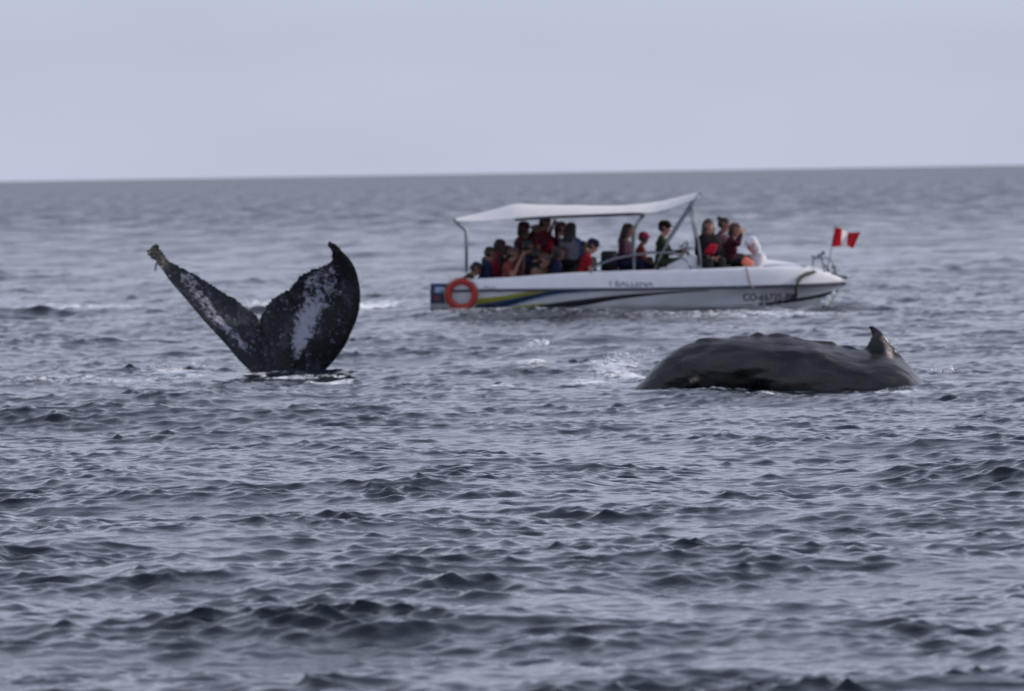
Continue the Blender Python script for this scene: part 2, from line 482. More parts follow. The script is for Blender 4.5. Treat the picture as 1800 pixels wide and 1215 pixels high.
def build_diving_whale():
    top = [(1020, 718), (1045, 704), (1075, 696), (1106, 687), (1128, 671), (1145, 650), (1165, 630), (1192, 611), (1220, 601), (1255, 595), (1300, 592), (1345, 590),
           (1385, 591), (1430, 599), (1465, 606), (1490, 611), (1522, 614), (1560, 618), (1585, 631), (1605, 648), (1623, 671), (1642, 700), (1662, 760), (1690, 840)]
    bot = [(1020, 735), (1060, 738), (1090, 736), (1130, 728), (1170, 710), (1210, 694), (1270, 693), (1330, 704), (1400, 745), (1500, 800), (1600, 850), (1690, 900)]
    wid = [(1020, .10), (1075, .26), (1130, .34), (1210, .46), (1300, .58), (1400, .74), (1500, .88), (1600, .92), (1690, .6)]
    bm = bmesh.new()
    rings = []
    NS = 36
    for px in np.linspace(1020, 1690, 96):
        zt = (686 - smooth_tab(px, top)) / WS; zb = (686 - smooth_tab(px, bot)) / WS
        w = smooth_tab(px, wid); x = (px - 1375) / WS
        zc = (zt * 0.42 + zb * 0.58) if (zt - zb) < 1.0 else zt - 0.62
        ring = []
        for k in range(NS):
            a = 2 * math.pi * k / NS
            ca, sa = math.cos(a), math.sin(a)
            yy = w * (abs(sa) ** 1.05) * (1 if sa >= 0 else -1)
            if ca > 0: yy *= (1 - 0.30 * ca ** 3)            # raised spine
            zz = zc + (zt - zc) * (abs(ca) ** 0.95) if ca > 0 else zc - (zc - zb) * abs(ca)
            ring.append(bm.verts.new((x, yy, zz)))
        rings.append(ring)
    for i in range(len(rings) - 1):
        for k in range(NS):
            bm.faces.new((rings[i][k], rings[i][(k + 1) % NS], rings[i + 1][(k + 1) % NS], rings[i + 1][k]))
    bm.faces.new(rings[0][::-1]); bm.faces.new(rings[-1])
    # knuckles along the spine of the tail stock
    for (px, py, rx, rz) in ((1262, 596, 30, 3.5), (1302, 593, 17, 4), (1333, 591, 10, 6.5), (1346, 592, 7, 3), (1368, 590, 17, 5.5), (1396, 594, 9, 3), (1436, 602, 26, 4), (1488, 612, 13, 5.5)):
        x, z = wpx(px, py)
        ellipsoid(bm, (x, 0, z - 0.01), (rx * 1.35 / WS, 0.11, rz * 1.3 / WS), u=12, v=8)
    # hooked dorsal fin
    fl = [(634, 1488), (620, 1508), (612, 1519), (606, 1525), (598, 1529), (590, 1531), (583, 1530), (577, 1527), (572, 1525.5)]
    fr = [(634, 1592), (622, 1580), (612, 1573), (606, 1568), (598, 1562), (590, 1556), (583, 1549), (577, 1541), (572, 1533)]
    th = [.24, .17, .125, .105, .09, .075, .062, .05, .036]
    rows = []
    for (yl, xl), (yr, xr), t in zip(fl, fr, th):
        row = []
        for k in range(20):
            a = 2 * math.pi * k / 20
            u = 0.5 - 0.5 * math.cos(a)
            px = xl + (xr - xl) * u
            x, z = wpx(px, yl)
            row.append(bm.verts.new((x, t * math.sin(a) * (0.55 + 0.45 * u), z)))
        rows.append(row)
    for i in range(len(rows) - 1):
        for k in range(20):
            bm.faces.new((rows[i][k], rows[i][(k + 1) % 20], rows[i + 1][(k + 1) % 20], rows[i + 1][k]))
    bm.faces.new(rows[0][::-1]); bm.faces.new(rows[-1])
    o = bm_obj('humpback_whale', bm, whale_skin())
    remeshed(o, 0.027, 2)
    # muscle folds and creases across the flank, plus sun glints painted pale on fin front and flank
    me = o.data; nv = len(me.vertices)
    co = np.empty(nv * 3, dtype=np.float32); me.vertices.foreach_get('co', co); co = co.reshape(-1, 3)
    no = np.empty(nv * 3, dtype=np.float32); me.vertices.foreach_get('normal', no); no = no.reshape(-1, 3)
    X = co[:, 0] * WS + 1375; Y = 686 - co[:, 2] * WS
    def along(pts, w):
        best = np.full(nv, 1e9)
        for (x0, y0), (x1, y1) in zip(pts[:-1], pts[1:]):
            dx, dy = x1 - x0, y1 - y0
            t = np.clip(((X - x0) * dx + (Y - y0) * dy) / (dx * dx + dy * dy), 0, 1)
            best = np.minimum(best, np.hypot(X - x0 - t * dx, Y - y0 - t * dy))
        return np.exp(-(best / w) ** 2)
    side = np.clip(-no[:, 1] * 1.6, 0, 1)
    d = np.zeros(nv)
    for (pts, w, a) in (([(1432, 618), (1470, 634), (1510, 656), (1560, 682)], 7, .045), ([(1375, 628), (1420, 634), (1470, 648), (1500, 668)], 8, -.05), ([(1215, 638), (1270, 628), (1340, 622), (1400, 624)], 10, .04),
                        ([(1300, 655), (1370, 650), (1430, 664), (1480, 684)], 9, -.045), ([(1215, 662), (1260, 650), (1330, 645)], 7, .035), ([(1500, 622), (1535, 636), (1570, 660)], 9, -.035), ([(1545, 640), (1575, 652), (1605, 676)], 8, .03), ([(1170, 650), (1200, 625), (1240, 612)], 7, -.03)):
        d += along(pts, w * 1.3) * a * .55
    lump = np.sin(X * .11 + Y * .07) * np.sin(Y * .16 - X * .03 + 1) * .004
    co = co + no * ((d * side + lump * np.clip(co[:, 2] * 3 + 1, 0, 1))[:, None])
    me.vertices.foreach_set('co', co.astype(np.float32).ravel()); me.update()
    painted_glint = along([(1552, 594), (1558, 606), (1563, 618)], 3.6) * 1.0 + along([(1562, 616), (1564, 624)], 4.5) * .9 + along([(1214, 668), (1222, 664)], 4) * .7 + along([(1450, 628), (1500, 650)], 2.5) * .12  # mask of painted highlights: fin front edge, spots on the flank
    at = me.attributes.new('painted_glint', 'FLOAT', 'POINT'); at.data.foreach_set('value', np.clip(painted_glint, 0, 1).astype(np.float32))
    o.matrix_world = frame_at(1375, 686, WD)
    tag(o, 'dark grey humpback whale back arching out of the water with hooked dorsal fin', 'whale')
    return o

KD = depth_at_sea(520, 657)
KS = FPX / KD
def build_fluke_whale():
    Z = 460.0 / 1800.0
    def pt(zx, zy):
        return np.array(((220 + zx * Z - 520) / KS, (657 - 400 - zy * Z) / KS))
    def curve(pts, n):
        P = np.array([pt(*p) for p in pts])
        d = np.r_[0, np.cumsum(np.hypot(*np.diff(P, axis=0).T))]
        t = np.linspace(0, d[-1], n)
        tx = [(a, b) for a, b in zip(d, P[:, 0])]; tz = [(a, b) for a, b in zip(d, P[:, 1])]
        return np.array([(smooth_tab(u, tx), smooth_tab(u, tz)) for u in t])
    NB, NT = 44, 150                       # rows up to the notch, rows from notch to tip
    M = 44                                 # points across a lobe
    seam = curve([(1075, 1420), (1060, 1180), (1040, 1000), (990, 820), (945, 700), (925, 640)], NB)
    Ltrail = curve([(925, 640), (898, 600), (860, 570), (800, 522), (720, 472), (640, 430), (550, 370), (470, 320), (400, 283), (350, 255), (310, 238), (265, 190), (225, 138), (203, 113)], NT)
    Llead = curve([(1000, 1420), (950, 1150), (880, 1000), (800, 918), (700, 800), (560, 650), (420, 490), (320, 380), (258, 296), (232, 255), (205, 225), (172, 205), (150, 168)], NB + NT - 1)
    Rtrail = curve([(925, 640), (945, 590), (990, 520), (1060, 470), (1130, 420), (1180, 370), (1230, 320), (1290, 290), (1350, 272), (1412, 242), (1428, 195), (1416, 150), (1396, 118), (1408, 100)], NT)
    Rlead = curve([(1150, 1420), (1240, 1120), (1320, 1036), (1380, 978), (1450, 900), (1520, 800), (1570, 690), (1595, 630), (1615, 550), (1620, 450), (1610, 370), (1588, 285), (1550, 218), (1500, 165), (1450, 115), (1408, 100)], NB + NT - 1)
    rng = np.random.default_rng(3)
    def jag(C, lo, amp):
        n = len(C); t = np.linspace(0, 1, n)
        s = rng.standard_normal(n); s = np.convolve(s, [.25, .5, .25], 'same')
        big = np.convolve(rng.standard_normal(n + 8), np.ones(7) / 7, 'same')[4:-4]
        d = np.gradient(C, axis=0); nn = np.stack([-d[:, 1], d[:, 0]], 1); nn /= np.linalg.norm(nn, axis=1)[:, None] + 1e-9
        k = amp * np.clip(t / 0.12, 0, 1) * np.clip((1 - t) / 0.02, 0, 1)
        return C + nn * ((s * 0.6 + big * 0.9) * k)[:, None]
    Ljag = jag(Ltrail, 0, 0.016); Rjag = jag(Rtrail, 0, 0.024)
    verts, faces, white, tip = [], [], [], []
    def band(zx, zy, spine):
        best = 0
        for (x0, y0, w0, a0), (x1, y1, w1, a1) in zip(spine[:-1], spine[1:]):
            dx, dy = x1 - x0, y1 - y0
            u = min(1, max(0, ((zx - x0) * dx + (zy - y0) * dy) / (dx * dx + dy * dy)))
            dist = math.hypot(zx - x0 - u * dx, zy - y0 - u * dy)
            w = w0 + (w1 - w0) * u; a = a0 + (a1 - a0) * u
            best = max(best, a * math.exp(-(dist / w) ** 2.5))
        return best
    Rp = [(1175, 890, 34, .55), (1200, 790, 66, 1), (1240, 660, 90, 1), (1290, 540, 85, .95), (1335, 450, 115, .70), (1390, 360, 105, .66), (1430, 300, 60, .6)]
    Rp2 = [(1230, 470, 26, .6), (1255, 380, 38, .75), (1340, 330, 50, .6)]
    Lp = [(425, 350, 48, .60), (500, 450, 46, .55), (600, 590, 42, .62), (700, 690, 32, .68), (790, 770, 36, .64), (850, 840, 32, .5), (870, 900, 18, .25)]
    for side in (0, 1):
        trail, lead = (Ltrail, Llead) if side == 0 else (Rtrail, Rlead)
        C = np.vstack([seam, trail[1:]]); CJ = np.vstack([seam, (Ljag if side == 0 else Rjag)[1:]])
        n = len(C)
        for face in (-1, 1):
            base = len(verts)
            for i in range(n):
                t = i / (n - 1); tn = (NB - 1) / (n - 1)
                e = min(1, t / tn) ** 3
                tm = 0.24 * (1 - t) ** 0.8 + 0.022
                for j in range(M):
                    s = j / (M - 1)
                    q = lead[i] * (1 - s) + C[i] * s + (CJ[i] - C[i]) * s ** 14
                    f = min(1.0, 1.75 * math.sqrt(s)) * (1 - e * s ** 1.6)
                    th = tm * f + 0.004 * (1 - e)
                    if t > 0.97: th *= max(0.0, (1 - t) / 0.03) ** 0.5
                    # the leading edges curl: the left lobe turns edge-on, the right one cups towards the viewer
                    if side == 0:
                        y = -0.50 * (1 - s) ** 1.5 * (0.45 + 0.55 * math.sin(math.pi * min(1, t * 1.15))) + 0.35 * t * t
                    else:
                        y = 0.10 * (1 - s) - 0.34 * t * t - 0.20 * (1 - s) ** 2 * t
                    y += 0.10 * max(0, (tn - t) / tn) * s * 0
                    y += 0.018 * math.sin(9 * t + 5 * s)
                    verts.append((q[0], y + face * th * 0.5, q[1]))
                    zx = (q[0] * KS + 300) / Z; zy = (257 - q[1] * KS) / Z
                    white.append(band(zx, zy, Lp) if side == 0 else max(band(zx, zy, Rp), band(zx, zy, Rp2)))
                    tp = 0.55 * max(0.0, (t - 0.88) / 0.12) if side == 0 else max(0.0, (t - 0.72) / 0.28) * max(0, 1 - s * 2.4 + (t > .93))
                    tip.append(min(1, tp * 1.4))
            for i in range(n - 1):
                for j in range(M - 1):
                    a, b, c, d = base + i * M + j, base + i * M + j + 1, base + (i + 1) * M + j + 1, base + (i + 1) * M + j
                    faces.append((a, b, c, d) if (face == -1) == (side == 0) else (a, d, c, b))
    me = bpy.data.meshes.new('whale_fluke')
    me.from_pydata(verts, [], faces)
    for nm, arr in (('white', white), ('tip', tip)):
        at = me.attributes.new(nm, 'FLOAT', 'POINT'); at.data.foreach_set('value', np.array(arr, dtype=np.float32))
    bm = bmesh.new(); bm.from_mesh(me)
    bmesh.ops.remove_doubles(bm, verts=bm.verts, dist=0.0015)
    bmesh.ops.recalc_face_normals(bm, faces=bm.faces)
    bm.to_mesh(me); bm.free()
    me.polygons.foreach_set('use_smooth', [True] * len(me.polygons))
    me.materials.append(fluke_skin())
    o = bpy.data.objects.new('humpback_whale_tail', me); COL.objects.link(o)
    o.matrix_world = frame_at(520, 657, KD)
    tag(o, 'raised black humpback tail fluke with white patches, other whale diving below', 'whale')
    # barnacle crust on the tips and edges
    bm = bmesh.new()
    V = np.array(verts); T = np.array(tip)
    cand = np.where((T > 0.2))[0]
    rr = random.Random(5)
    for k in rr.sample(list(cand), 200):
        p = V[k]; r = rr.uniform(.006, .020)
        bmesh.ops.create_icosphere(bm, subdivisions=1, radius=r, matrix=Matrix.Translation((p[0] + rr.uniform(-.01, .01), p[1] - .004, p[2] + rr.uniform(-.01, .01))) @ Matrix.Diagonal((1, .7, 1, 1)))
    # a ragged flap of torn skin hanging off the far tip
    for (zx, zy, r) in ((208, 262, .022), (206, 285, .02), (203, 300, .012), (214, 245, .016)):
        q = pt(zx, zy)
        ellipsoid(bm, (q[0], 0.2, q[1]), (r * .7, r * .6, r * 1.3), u=8, v=6)
    tube(bm, [(pt(222, 225)[0], .24, pt(222, 225)[1]), (pt(208, 262)[0], .2, pt(208, 262)[1]), (pt(203, 300)[0], .2, pt(203, 300)[1])], [.02, .012, .008], 6)
    c = bm_obj('barnacles', bm, mat('barnacle', (0.045, 0.039, 0.028), 0.8, vary=0.45, scale=14), o)
    tag(c, 'tan barnacle crust along the fluke tips', kind='stuff')
    return o

def fluke_skin():
    m = bpy.data.materials.new('fluke_skin'); m.use_nodes = True
    n, l = m.node_tree.nodes, m.node_tree.links
    b = n['Principled BSDF']
    b.inputs['Roughness'].default_value = 0.40
    b.inputs['Specular IOR Level'].default_value = 0.28
    tc = n.new('ShaderNodeTexCoord')
    def noise(scale, detail, rough=0.6, sq=(1, 1, 1)):
        mp = n.new('ShaderNodeMapping'); mp.inputs['Scale'].default_value = sq
        l.new(tc.outputs['Object'], mp.inputs['Vector'])
        t = n.new('ShaderNodeTexNoise'); t.inputs['Scale'].default_value = scale; t.inputs['Detail'].default_value = detail; t.inputs['Roughness'].default_value = rough
        l.new(mp.outputs['Vector'], t.inputs['Vector']); return t.outputs['Fac']
    def math2(op, a, b_):
        x = n.new('ShaderNodeMath'); x.operation = op
        for i, v in enumerate((a, b_)):
            if isinstance(v, (int, float)): x.inputs[i].default_value = v
            else: l.new(v, x.inputs[i])
        return x.outputs[0]
    def rng(v, a, b_, c=0.0, d=1.0):
        x = n.new('ShaderNodeMapRange'); l.new(v, x.inputs['Value'])
        x.inputs['From Min'].default_value = a; x.inputs['From Max'].default_value = b_; x.inputs['To Min'].default_value = c; x.inputs['To Max'].default_value = d
        return x.outputs[0]
    aw = n.new('ShaderNodeAttribute'); aw.attribute_name = 'white'
    at = n.new('ShaderNodeAttribute'); at.attribute_name = 'tip'
    nz = noise(13.0, 8, 0.75)
    w = rng(math2('ADD', aw.outputs['Fac'], math2('MULTIPLY', math2('SUBTRACT', nz, 0.5), 3.3)), 0.45, 0.85)
    w = math2('MULTIPLY', w, rng(aw.outputs['Fac'], 0.03, 0.25))
    # barnacle scars: scattered pale dots of uneven size
    def dots(scale, r0, r1):
        v = n.new('ShaderNodeTexVoronoi'); v.inputs['Scale'].default_value = scale; v.inputs['Randomness'].default_value = 1.0
        wob = n.new('ShaderNodeMix'); wob.data_type = 'VECTOR'; wob.inputs['Factor'].default_value = 0.03
        nn = n.new('ShaderNodeTexNoise'); nn.inputs['Scale'].default_value = 30; l.new(tc.outputs['Object'], nn.inputs['Vector'])
        l.new(tc.outputs['Object'], wob.inputs['A']); l.new(nn.outputs['Color'], wob.inputs['B'])
        l.new(wob.outputs['Result'], v.inputs['Vector'])
        d = rng(v.outputs['Distance'], r0, r1, 1.0, 0.0)
        sel = n.new('ShaderNodeSeparateColor'); l.new(v.outputs['Color'], sel.inputs[0])
        return math2('MULTIPLY', d, rng(sel.outputs[0], 0.45, 0.85))
    sp = math2('MAXIMUM', dots(10.0, 0.14, 0.34), math2('MULTIPLY', dots(20.0, 0.16, 0.40), 0.75))
    sp = math2('MULTIPLY', sp, rng(noise(3.2, 4, 0.7), 0.42, 0.58))
    gray = rng(noise(4.5, 5, 0.65, (1, 1, .6)), 0.52, 0.75, 0.0, 0.20)
    pale = math2('MINIMUM', math2('MAXIMUM', math2('MAXIMUM', w, math2('MULTIPLY', sp, 0.62)), gray), 1.0)
    mx = n.new('ShaderNodeMix'); mx.data_type = 'RGBA'
    mx.inputs['A'].default_value = (0.0055, 0.0065, 0.010, 1); mx.inputs['B'].default_value = (0.34, 0.35, 0.42, 1)
    l.new(pale, mx.inputs['Factor'])
    m2 = n.new('ShaderNodeMix'); m2.data_type = 'RGBA'; m2.inputs['B'].default_value = (0.055, 0.046, 0.033, 1)
    l.new(mx.outputs['Result'], m2.inputs['A'])
    l.new(math2('MULTIPLY', at.outputs['Fac'], rng(noise(16, 4, 0.7), 0.42, 0.62)), m2.inputs['Factor'])
    l.new(m2.outputs['Result'], b.inputs['Base Color'])
    bp = n.new('ShaderNodeBump'); bp.inputs['Distance'].default_value = 0.012
    l.new(noise(14, 5), bp.inputs['Height']); l.new(bp.outputs['Normal'], b.inputs['Normal'])
    return m

build_diving_whale()
build_fluke_whale()
# ------------------------------------------------------------------ the tour boat
BD = depth_at_sea(1122, 548)
BS = FPX / BD
BOAT_M = frame_at(1122, 548, BD)
def bx(px): return (px - 1122) / BS
def bz(py): return (548 - py) / BS
def b3(px, py, y=0.0): return Vector((bx(px), y, bz(py)))

M_WHITE = mat('white_gelcoat', (0.70, 0.71, 0.74), 0.34, vary=0.14, scale=1.6, coat=0.2)
M_DECK = mat('deck_gelcoat', (0.74, 0.74, 0.76), 0.4, vary=0.05, scale=4)
M_RAIL = mat('rubber_rail', (0.075, 0.08, 0.11), 0.6, vary=0.2)
M_NAVY = mat('navy_paint', (0.012, 0.03, 0.085), 0.35, vary=0.15)
M_YELLOW = mat('yellow_paint', (0.30, 0.30, 0.03), 0.4, vary=0.12)
M_TEAL = mat('pale_blue_paint', (0.30, 0.42, 0.55), 0.4, vary=0.1)
M_BLACK = mat('black_paint', (0.018, 0.02, 0.026), 0.4, vary=0.2)
M_GREYP = mat('grey_green_bottom_paint', (0.21, 0.22, 0.20), 0.5, vary=0.12)
M_STEEL = mat('grey_steel', (0.22, 0.25, 0.28), 0.4, metal=0.4, vary=0.15)
M_CANVAS = mat('white_canvas', (0.82, 0.80, 0.78), 0.85, vary=0.06, bump=0.01, bump_scale=12)
see_through(M_CANVAS, 0.12)
M_FRAME = mat('dark_canopy_frame', (0.07, 0.06, 0.075), 0.5, vary=0.2)
M_VINYL = mat('dark_seat_vinyl', (0.014, 0.015, 0.022), 0.75, spec=0.3, vary=0.2)
M_INNER = mat('cockpit_liner', (0.30, 0.31, 0.33), 0.6, vary=0.1)

RUB = [(757, 510), (845, 508), (950, 507), (1050, 506), (1150, 505), (1300, 502), (1400, 499.5), (1450, 498), (1487, 496)]      # top of the hull proper
DECK = [(757, 492), (845, 489.5), (900, 486.5), (1000, 479.5), (1100, 475.5), (1220, 473), (1330, 469), (1400, 470), (1440, 476), (1470, 487), (1487, 494)]
BEAM = [(757, 1.12), (845, 1.18), (1000, 1.25), (1150, 1.27), (1280, 1.15), (1360, .90), (1420, .58), (1460, .27), (1480, .09), (1487, .02)]
CHIN = [(757, 540), (900, 540), (1100, 538), (1220, 538), (1300, 536), (1341, 533), (1400, 525), (1440, 518.5), (1474, 509), (1487, 500)]
CBEAM = [(757, 1.00), (1000, 1.08), (1150, 1.05), (1280, .84), (1360, .58), (1420, .33), (1460, .14), (1480, .04), (1487, .01)]
KEEL = [(757, 572), (1000, 578), (1250, 580), (1380, 572), (1420, 560), (1443, 551), (1462, 531), (1477, 513), (1487, 501)]
ST = np.array(sorted(set(list(np.linspace(757, 1440, 50)) + list(np.linspace(1440, 1487, 14)))))

def hull_point(px, v):
    """Hull side (camera side, y < 0) at station px; v in 0..1 from chine to rub line."""
    zc, zr = smooth_tab(px, CHIN), smooth_tab(px, RUB)
    yc, yr = smooth_tab(px, CBEAM), smooth_tab(px, BEAM)
    fl = 0.05 * math.sin(math.pi * v)
    return px, zc + (zr - zc) * v, yc + (yr - yc) * v - (fl if px > 1280 else 0.0)

def hull_y(px, py):
    zc, zr = smooth_tab(px, CHIN), smooth_tab(px, RUB)
    v = (py - zc) / (zr - zc)
    if v < 0:                                     # below the chine, towards the keel
        zk = smooth_tab(px, KEEL); u = min(1, (py - zc) / max(1e-3, zk - zc))
        return smooth_tab(px, CBEAM) * (1 - u)
    return hull_point(px, min(v, 1.0))[2]

def loft(rows, closed=False):
    n = len(rows[0])
    V = [p for r in rows for p in r]
    F = []
    for i in range(len(rows) - 1):
        for j in range(n - (0 if closed else 1)):
            F.append((i * n + j, i * n + (j + 1) % n, (i + 1) * n + (j + 1) % n, (i + 1) * n + j))
    return V, F

def decal(name, up, lo, material, parent, x0, x1, n=60, off=0.006, label=None):
    """Flat strip of paint or film lying on the near hull side between two pixel curves."""
    rows = []
    for px in np.linspace(x0, x1, n):
        a, b = smooth_tab(px, up), smooth_tab(px, lo)
        row = []
        for k in range(5):
            py = a + (b - a) * k / 4
            row.append((bx(px), -hull_y(px, py) - off, bz(py)))
        rows.append(row)
    V, F = loft(rows)
    o = mesh_obj(name, V, F, material, parent)
    md = o.modifiers.new('thick', 'SOLIDIFY'); md.thickness = 0.003
    return o

def text_part(body, px, py, h_px, material, parent, fit_px, y_of, name='lettering'):
    cu = bpy.data.curves.new(name, 'FONT'); cu.body = body; cu.size = 1.0; cu.extrude = 0.0
    cu.align_x = 'LEFT'; cu.align_y = 'BOTTOM_BASELINE'; cu.offset = 0.012
    tmp = bpy.data.objects.new(name, cu); COL.objects.link(tmp)
    bpy.context.view_layer.update()
    me = bpy.data.meshes.new_from_object(tmp.evaluated_get(bpy.context.evaluated_depsgraph_get()))
    COL.objects.unlink(tmp); bpy.data.objects.remove(tmp)
    xs = [v.co.x for v in me.vertices]; ys = [v.co.y for v in me.vertices]
    sx = fit_px / (max(xs) - min(xs)); sy = h_px / max(ys)
    for v in me.vertices:
        X = px + (v.co.x - min(xs)) * sx; Y = py - v.co.y * sy
        v.co = (bx(X), -y_of(X, Y), bz(Y))
    me.materials.append(material)
    o = bpy.data.objects.new(name, me); COL.objects.link(o); o.parent = parent
    return o

def build_boat():
    root = empty('tour_boat', BOAT_M)
    tag(root, 'white open tour boat with canopy carrying whale watchers across the water', 'boat')
    # hull: keel - chine - rub line, both sides
    rows = []
    for px in ST:
        x = bx(px)
        half = [(0.0, smooth_tab(px, KEEL)), (smooth_tab(px, CBEAM) * 0.5, 0.5 * (smooth_tab(px, KEEL) + smooth_tab(px, CHIN)) + 2)]
        for k in range(7):
            _, py, y = hull_point(px, k / 6); half.append((y, py))
        row = [(x, -y, bz(py)) for (y, py) in half[::-1]] + [(x, y, bz(py)) for (y, py) in half[1:]]
        rows.append(row)
    V, F = loft(rows)
    n = len(rows[0])
    F.append(tuple(range(n)))                                          # transom
    hull = mesh_obj('hull', V, F, M_WHITE, root)
    # bottom paint below the chine towards the bow
    decal('bottom_paint', [(p, y + 1.5) for p, y in CHIN], KEEL, M_GREYP, root, 1285, 1478, 50, 0.004)
    # deck cap: rub line up and over the coaming, open cockpit aft of the foredeck
    rows = []
    for px in ST:
        x = bx(px); b = smooth_tab(px, BEAM); zr, zd = bz(smooth_tab(px, RUB)), bz(smooth_tab(px, DECK))
        tum = 0.10 * min(1, b / 0.6)
        row = []
        for s in (-1, 1):
            side = [(b, zr + 0.01), (b - tum * .25, zr + (zd - zr) * .45), (b - tum * .6, zr + (zd - zr) * .85), (b - tum, zd), (b - tum - 0.03, zd + .012)]
            inner = max(0.0, b - tum - 0.22)
            if px < 1338: side += [(inner, zd + .01), (inner - .01, zd - .05), (inner - .02, 0.14)]
            else:
                k = min(1, (px - 1338) / 40)
                side += [(inner * .8, zd + .03 * k), (inner * .4, zd + .055 * k), (0.0, zd + .065 * k)]
            pts = [(x, s * y, z) for y, z in side]
            row += pts if s < 0 else pts[::-1]
        rows.append(row)
    V, F = loft(rows)
    mesh_obj('deck', V, F, M_DECK, root)
    bm = bmesh.new(); box(bm, ((bx(770) + bx(1340)) / 2, 0, 0.13), (bx(1340) - bx(770), 2.0, 0.05))
    bm_obj('cockpit_floor', bm, M_INNER, root, False)
    bm = bmesh.new(); box(bm, (bx(1341), 0, 0.52), (0.05, 1.5, 0.84)); bm_obj('forward_bulkhead', bm, M_INNER, root, False)
    # raised foredeck hatch
    bm = bmesh.new()
    rows = []
    for t in np.linspace(0, 1, 12):
        px = 1335 + 68 * t; hgt = 0.115 * (1 - t) ** .7 + 0.02; w = 0.55 * (1 - .55 * t)
        rows.append([(bx(px), w * math.cos(a), bz(smooth_tab(px, DECK)) + .03 + hgt * max(0, math.sin(a)) ** .6) for a in np.linspace(math.pi, 0, 11)])
    V, F = loft(rows); F.append(tuple(range(11))); mesh_obj('foredeck_hatch', V, F, M_DECK, root)
    # rub rails
    for s in (-1, 1):
        bm = bmesh.new()
        tube(bm, [(bx(px), s * (smooth_tab(px, BEAM) + .012), bz(smooth_tab(px, RUB)) - 0.012) for px in ST], 0.032, 8)
        bm_obj('rub_rail', bm, M_RAIL, root)
    # spray stripe at the bow, hull stripes aft
    decal('stripe', [(1275, 537), (1341, 531.5), (1400, 523.5), (1440, 517), (1476, 508)], [(1275, 541), (1341, 537.5), (1400, 530), (1440, 523), (1476, 512)], M_BLACK, root, 1332, 1474)
    decal('stripe', [(1265, 537), (1330, 533)], [(1265, 541), (1330, 537.5)], mat('faded_print', (0.20, 0.20, 0.23), .5, vary=.3, scale=9), root, 1278, 1322, 30, .007)
    decal('stripe', [(835, 524), (880, 519), (930, 511.5), (975, 508)], [(835, 535), (880, 528), (930, 518), (975, 509.5)], M_YELLOW, root, 836, 974, off=.006)
    decal('stripe', [(835, 535), (880, 527.5), (930, 517.5), (985, 508), (1050, 507)], [(835, 544), (880, 541), (930, 526), (985, 515), (1050, 508)], M_NAVY, root, 836, 1048, off=.0075)
    decal('stripe', [(886, 539.5), (930, 526), (985, 514.5), (1060, 509)], [(886, 541.5), (930, 529), (985, 517), (1060, 511)], M_TEAL, root, 888, 1056, off=.009)
    decal('stripe', [(880, 541), (930, 533.5), (985, 530), (1015, 525.5)], [(880, 546), (930, 541.5), (985, 537), (1015, 529)], M_YELLOW, root, 882, 1013, off=.006)
    decal('stripe', [(930, 537), (1010, 526), (1090, 517), (1180, 511), (1250, 509)], [(930, 544), (1010, 538), (1090, 524), (1180, 514), (1250, 509.8)], M_BLACK, root, 940, 1246, off=.0075)
    text_part('CO-66735-BM', 1304, 527.5, 12.5, M_BLACK, root, 95, lambda X, Y: hull_y(X, Y) + 0.012)
    dk = lambda X, Y: smooth_tab(X, BEAM) + 0.004 - 0.035 * max(0, (smooth_tab(X, RUB) - Y) / 16.0)
    text_part('BALLENA', 1080, 502, 10.5, mat('blue_grey_letters', (0.06, 0.07, 0.11), .5), root, 66, dk)
    text_part('I', 1070, 502, 10, mat('pale_letter', (0.25, 0.25, 0.29), .5), root, 3, dk)
    text_part('75HP', 850, 507, 5, mat('pale_letter', (0.25, 0.25, 0.29), .5), root, 22, dk)
    # stern platform with navy frame and red panel
    sp = mesh_obj('stern_platform', *loft([[(bx(px), -y, bz(py)) for (y, py) in ((1.13, 531), (1.16, 515), (1.16, 497), (1.06, 497))] + [(bx(px), y, bz(py)) for (y, py) in ((1.06, 497), (1.16, 497), (1.16, 515), (1.13, 531))] for px in (758, 772, 790)], closed=True), M_NAVY, root, False)
    bm = bmesh.new(); box(bm, (bx(774), -1.163, bz(508)), (.20, .02, .12)); bm_obj('panel', bm, M_TEAL, root, False)
    bm = bmesh.new(); box(bm, (bx(769), -1.16, bz(523)), (.17, .03, .13)); bm_obj('panel', bm, mat('dark_red_paint', (.10, .02, .04), .5), root, False)
    # canopy: canvas stretched over hoops, sagging between them, nose lifted forward
    ridge = [(800, 384), (850, 372), (895, 361), (915, 358.5), (980, 360), (1060, 361), (1120, 359), (1150, 355), (1190, 347), (1228, 337.5)]
    edge = [(800, 388), (850, 388), (895, 384), (915, 382.5), (980, 378.5), (1060, 375.5), (1120, 373), (1150, 372.5), (1190, 361), (1228, 345)]
    rows = []
    for px in np.linspace(800, 1228, 70):
        zr_, ze = bz(smooth_tab(px, ridge)), bz(smooth_tab(px, edge))
        row = []
        for k in range(17):
            u = -1 + 2 * k / 16
            hgt = ze + (zr_ - ze) * (1 - abs(u) ** 2.6)
            hgt -= 0.012 * abs(math.sin((px - 800) / 428 * math.pi * 4)) * (1 - u * u)
            row.append((bx(px), u * 1.0, hgt))
        rows.append(row)
    V, F = loft(rows)
    can = mesh_obj('canopy', V, F, M_CANVAS, root)
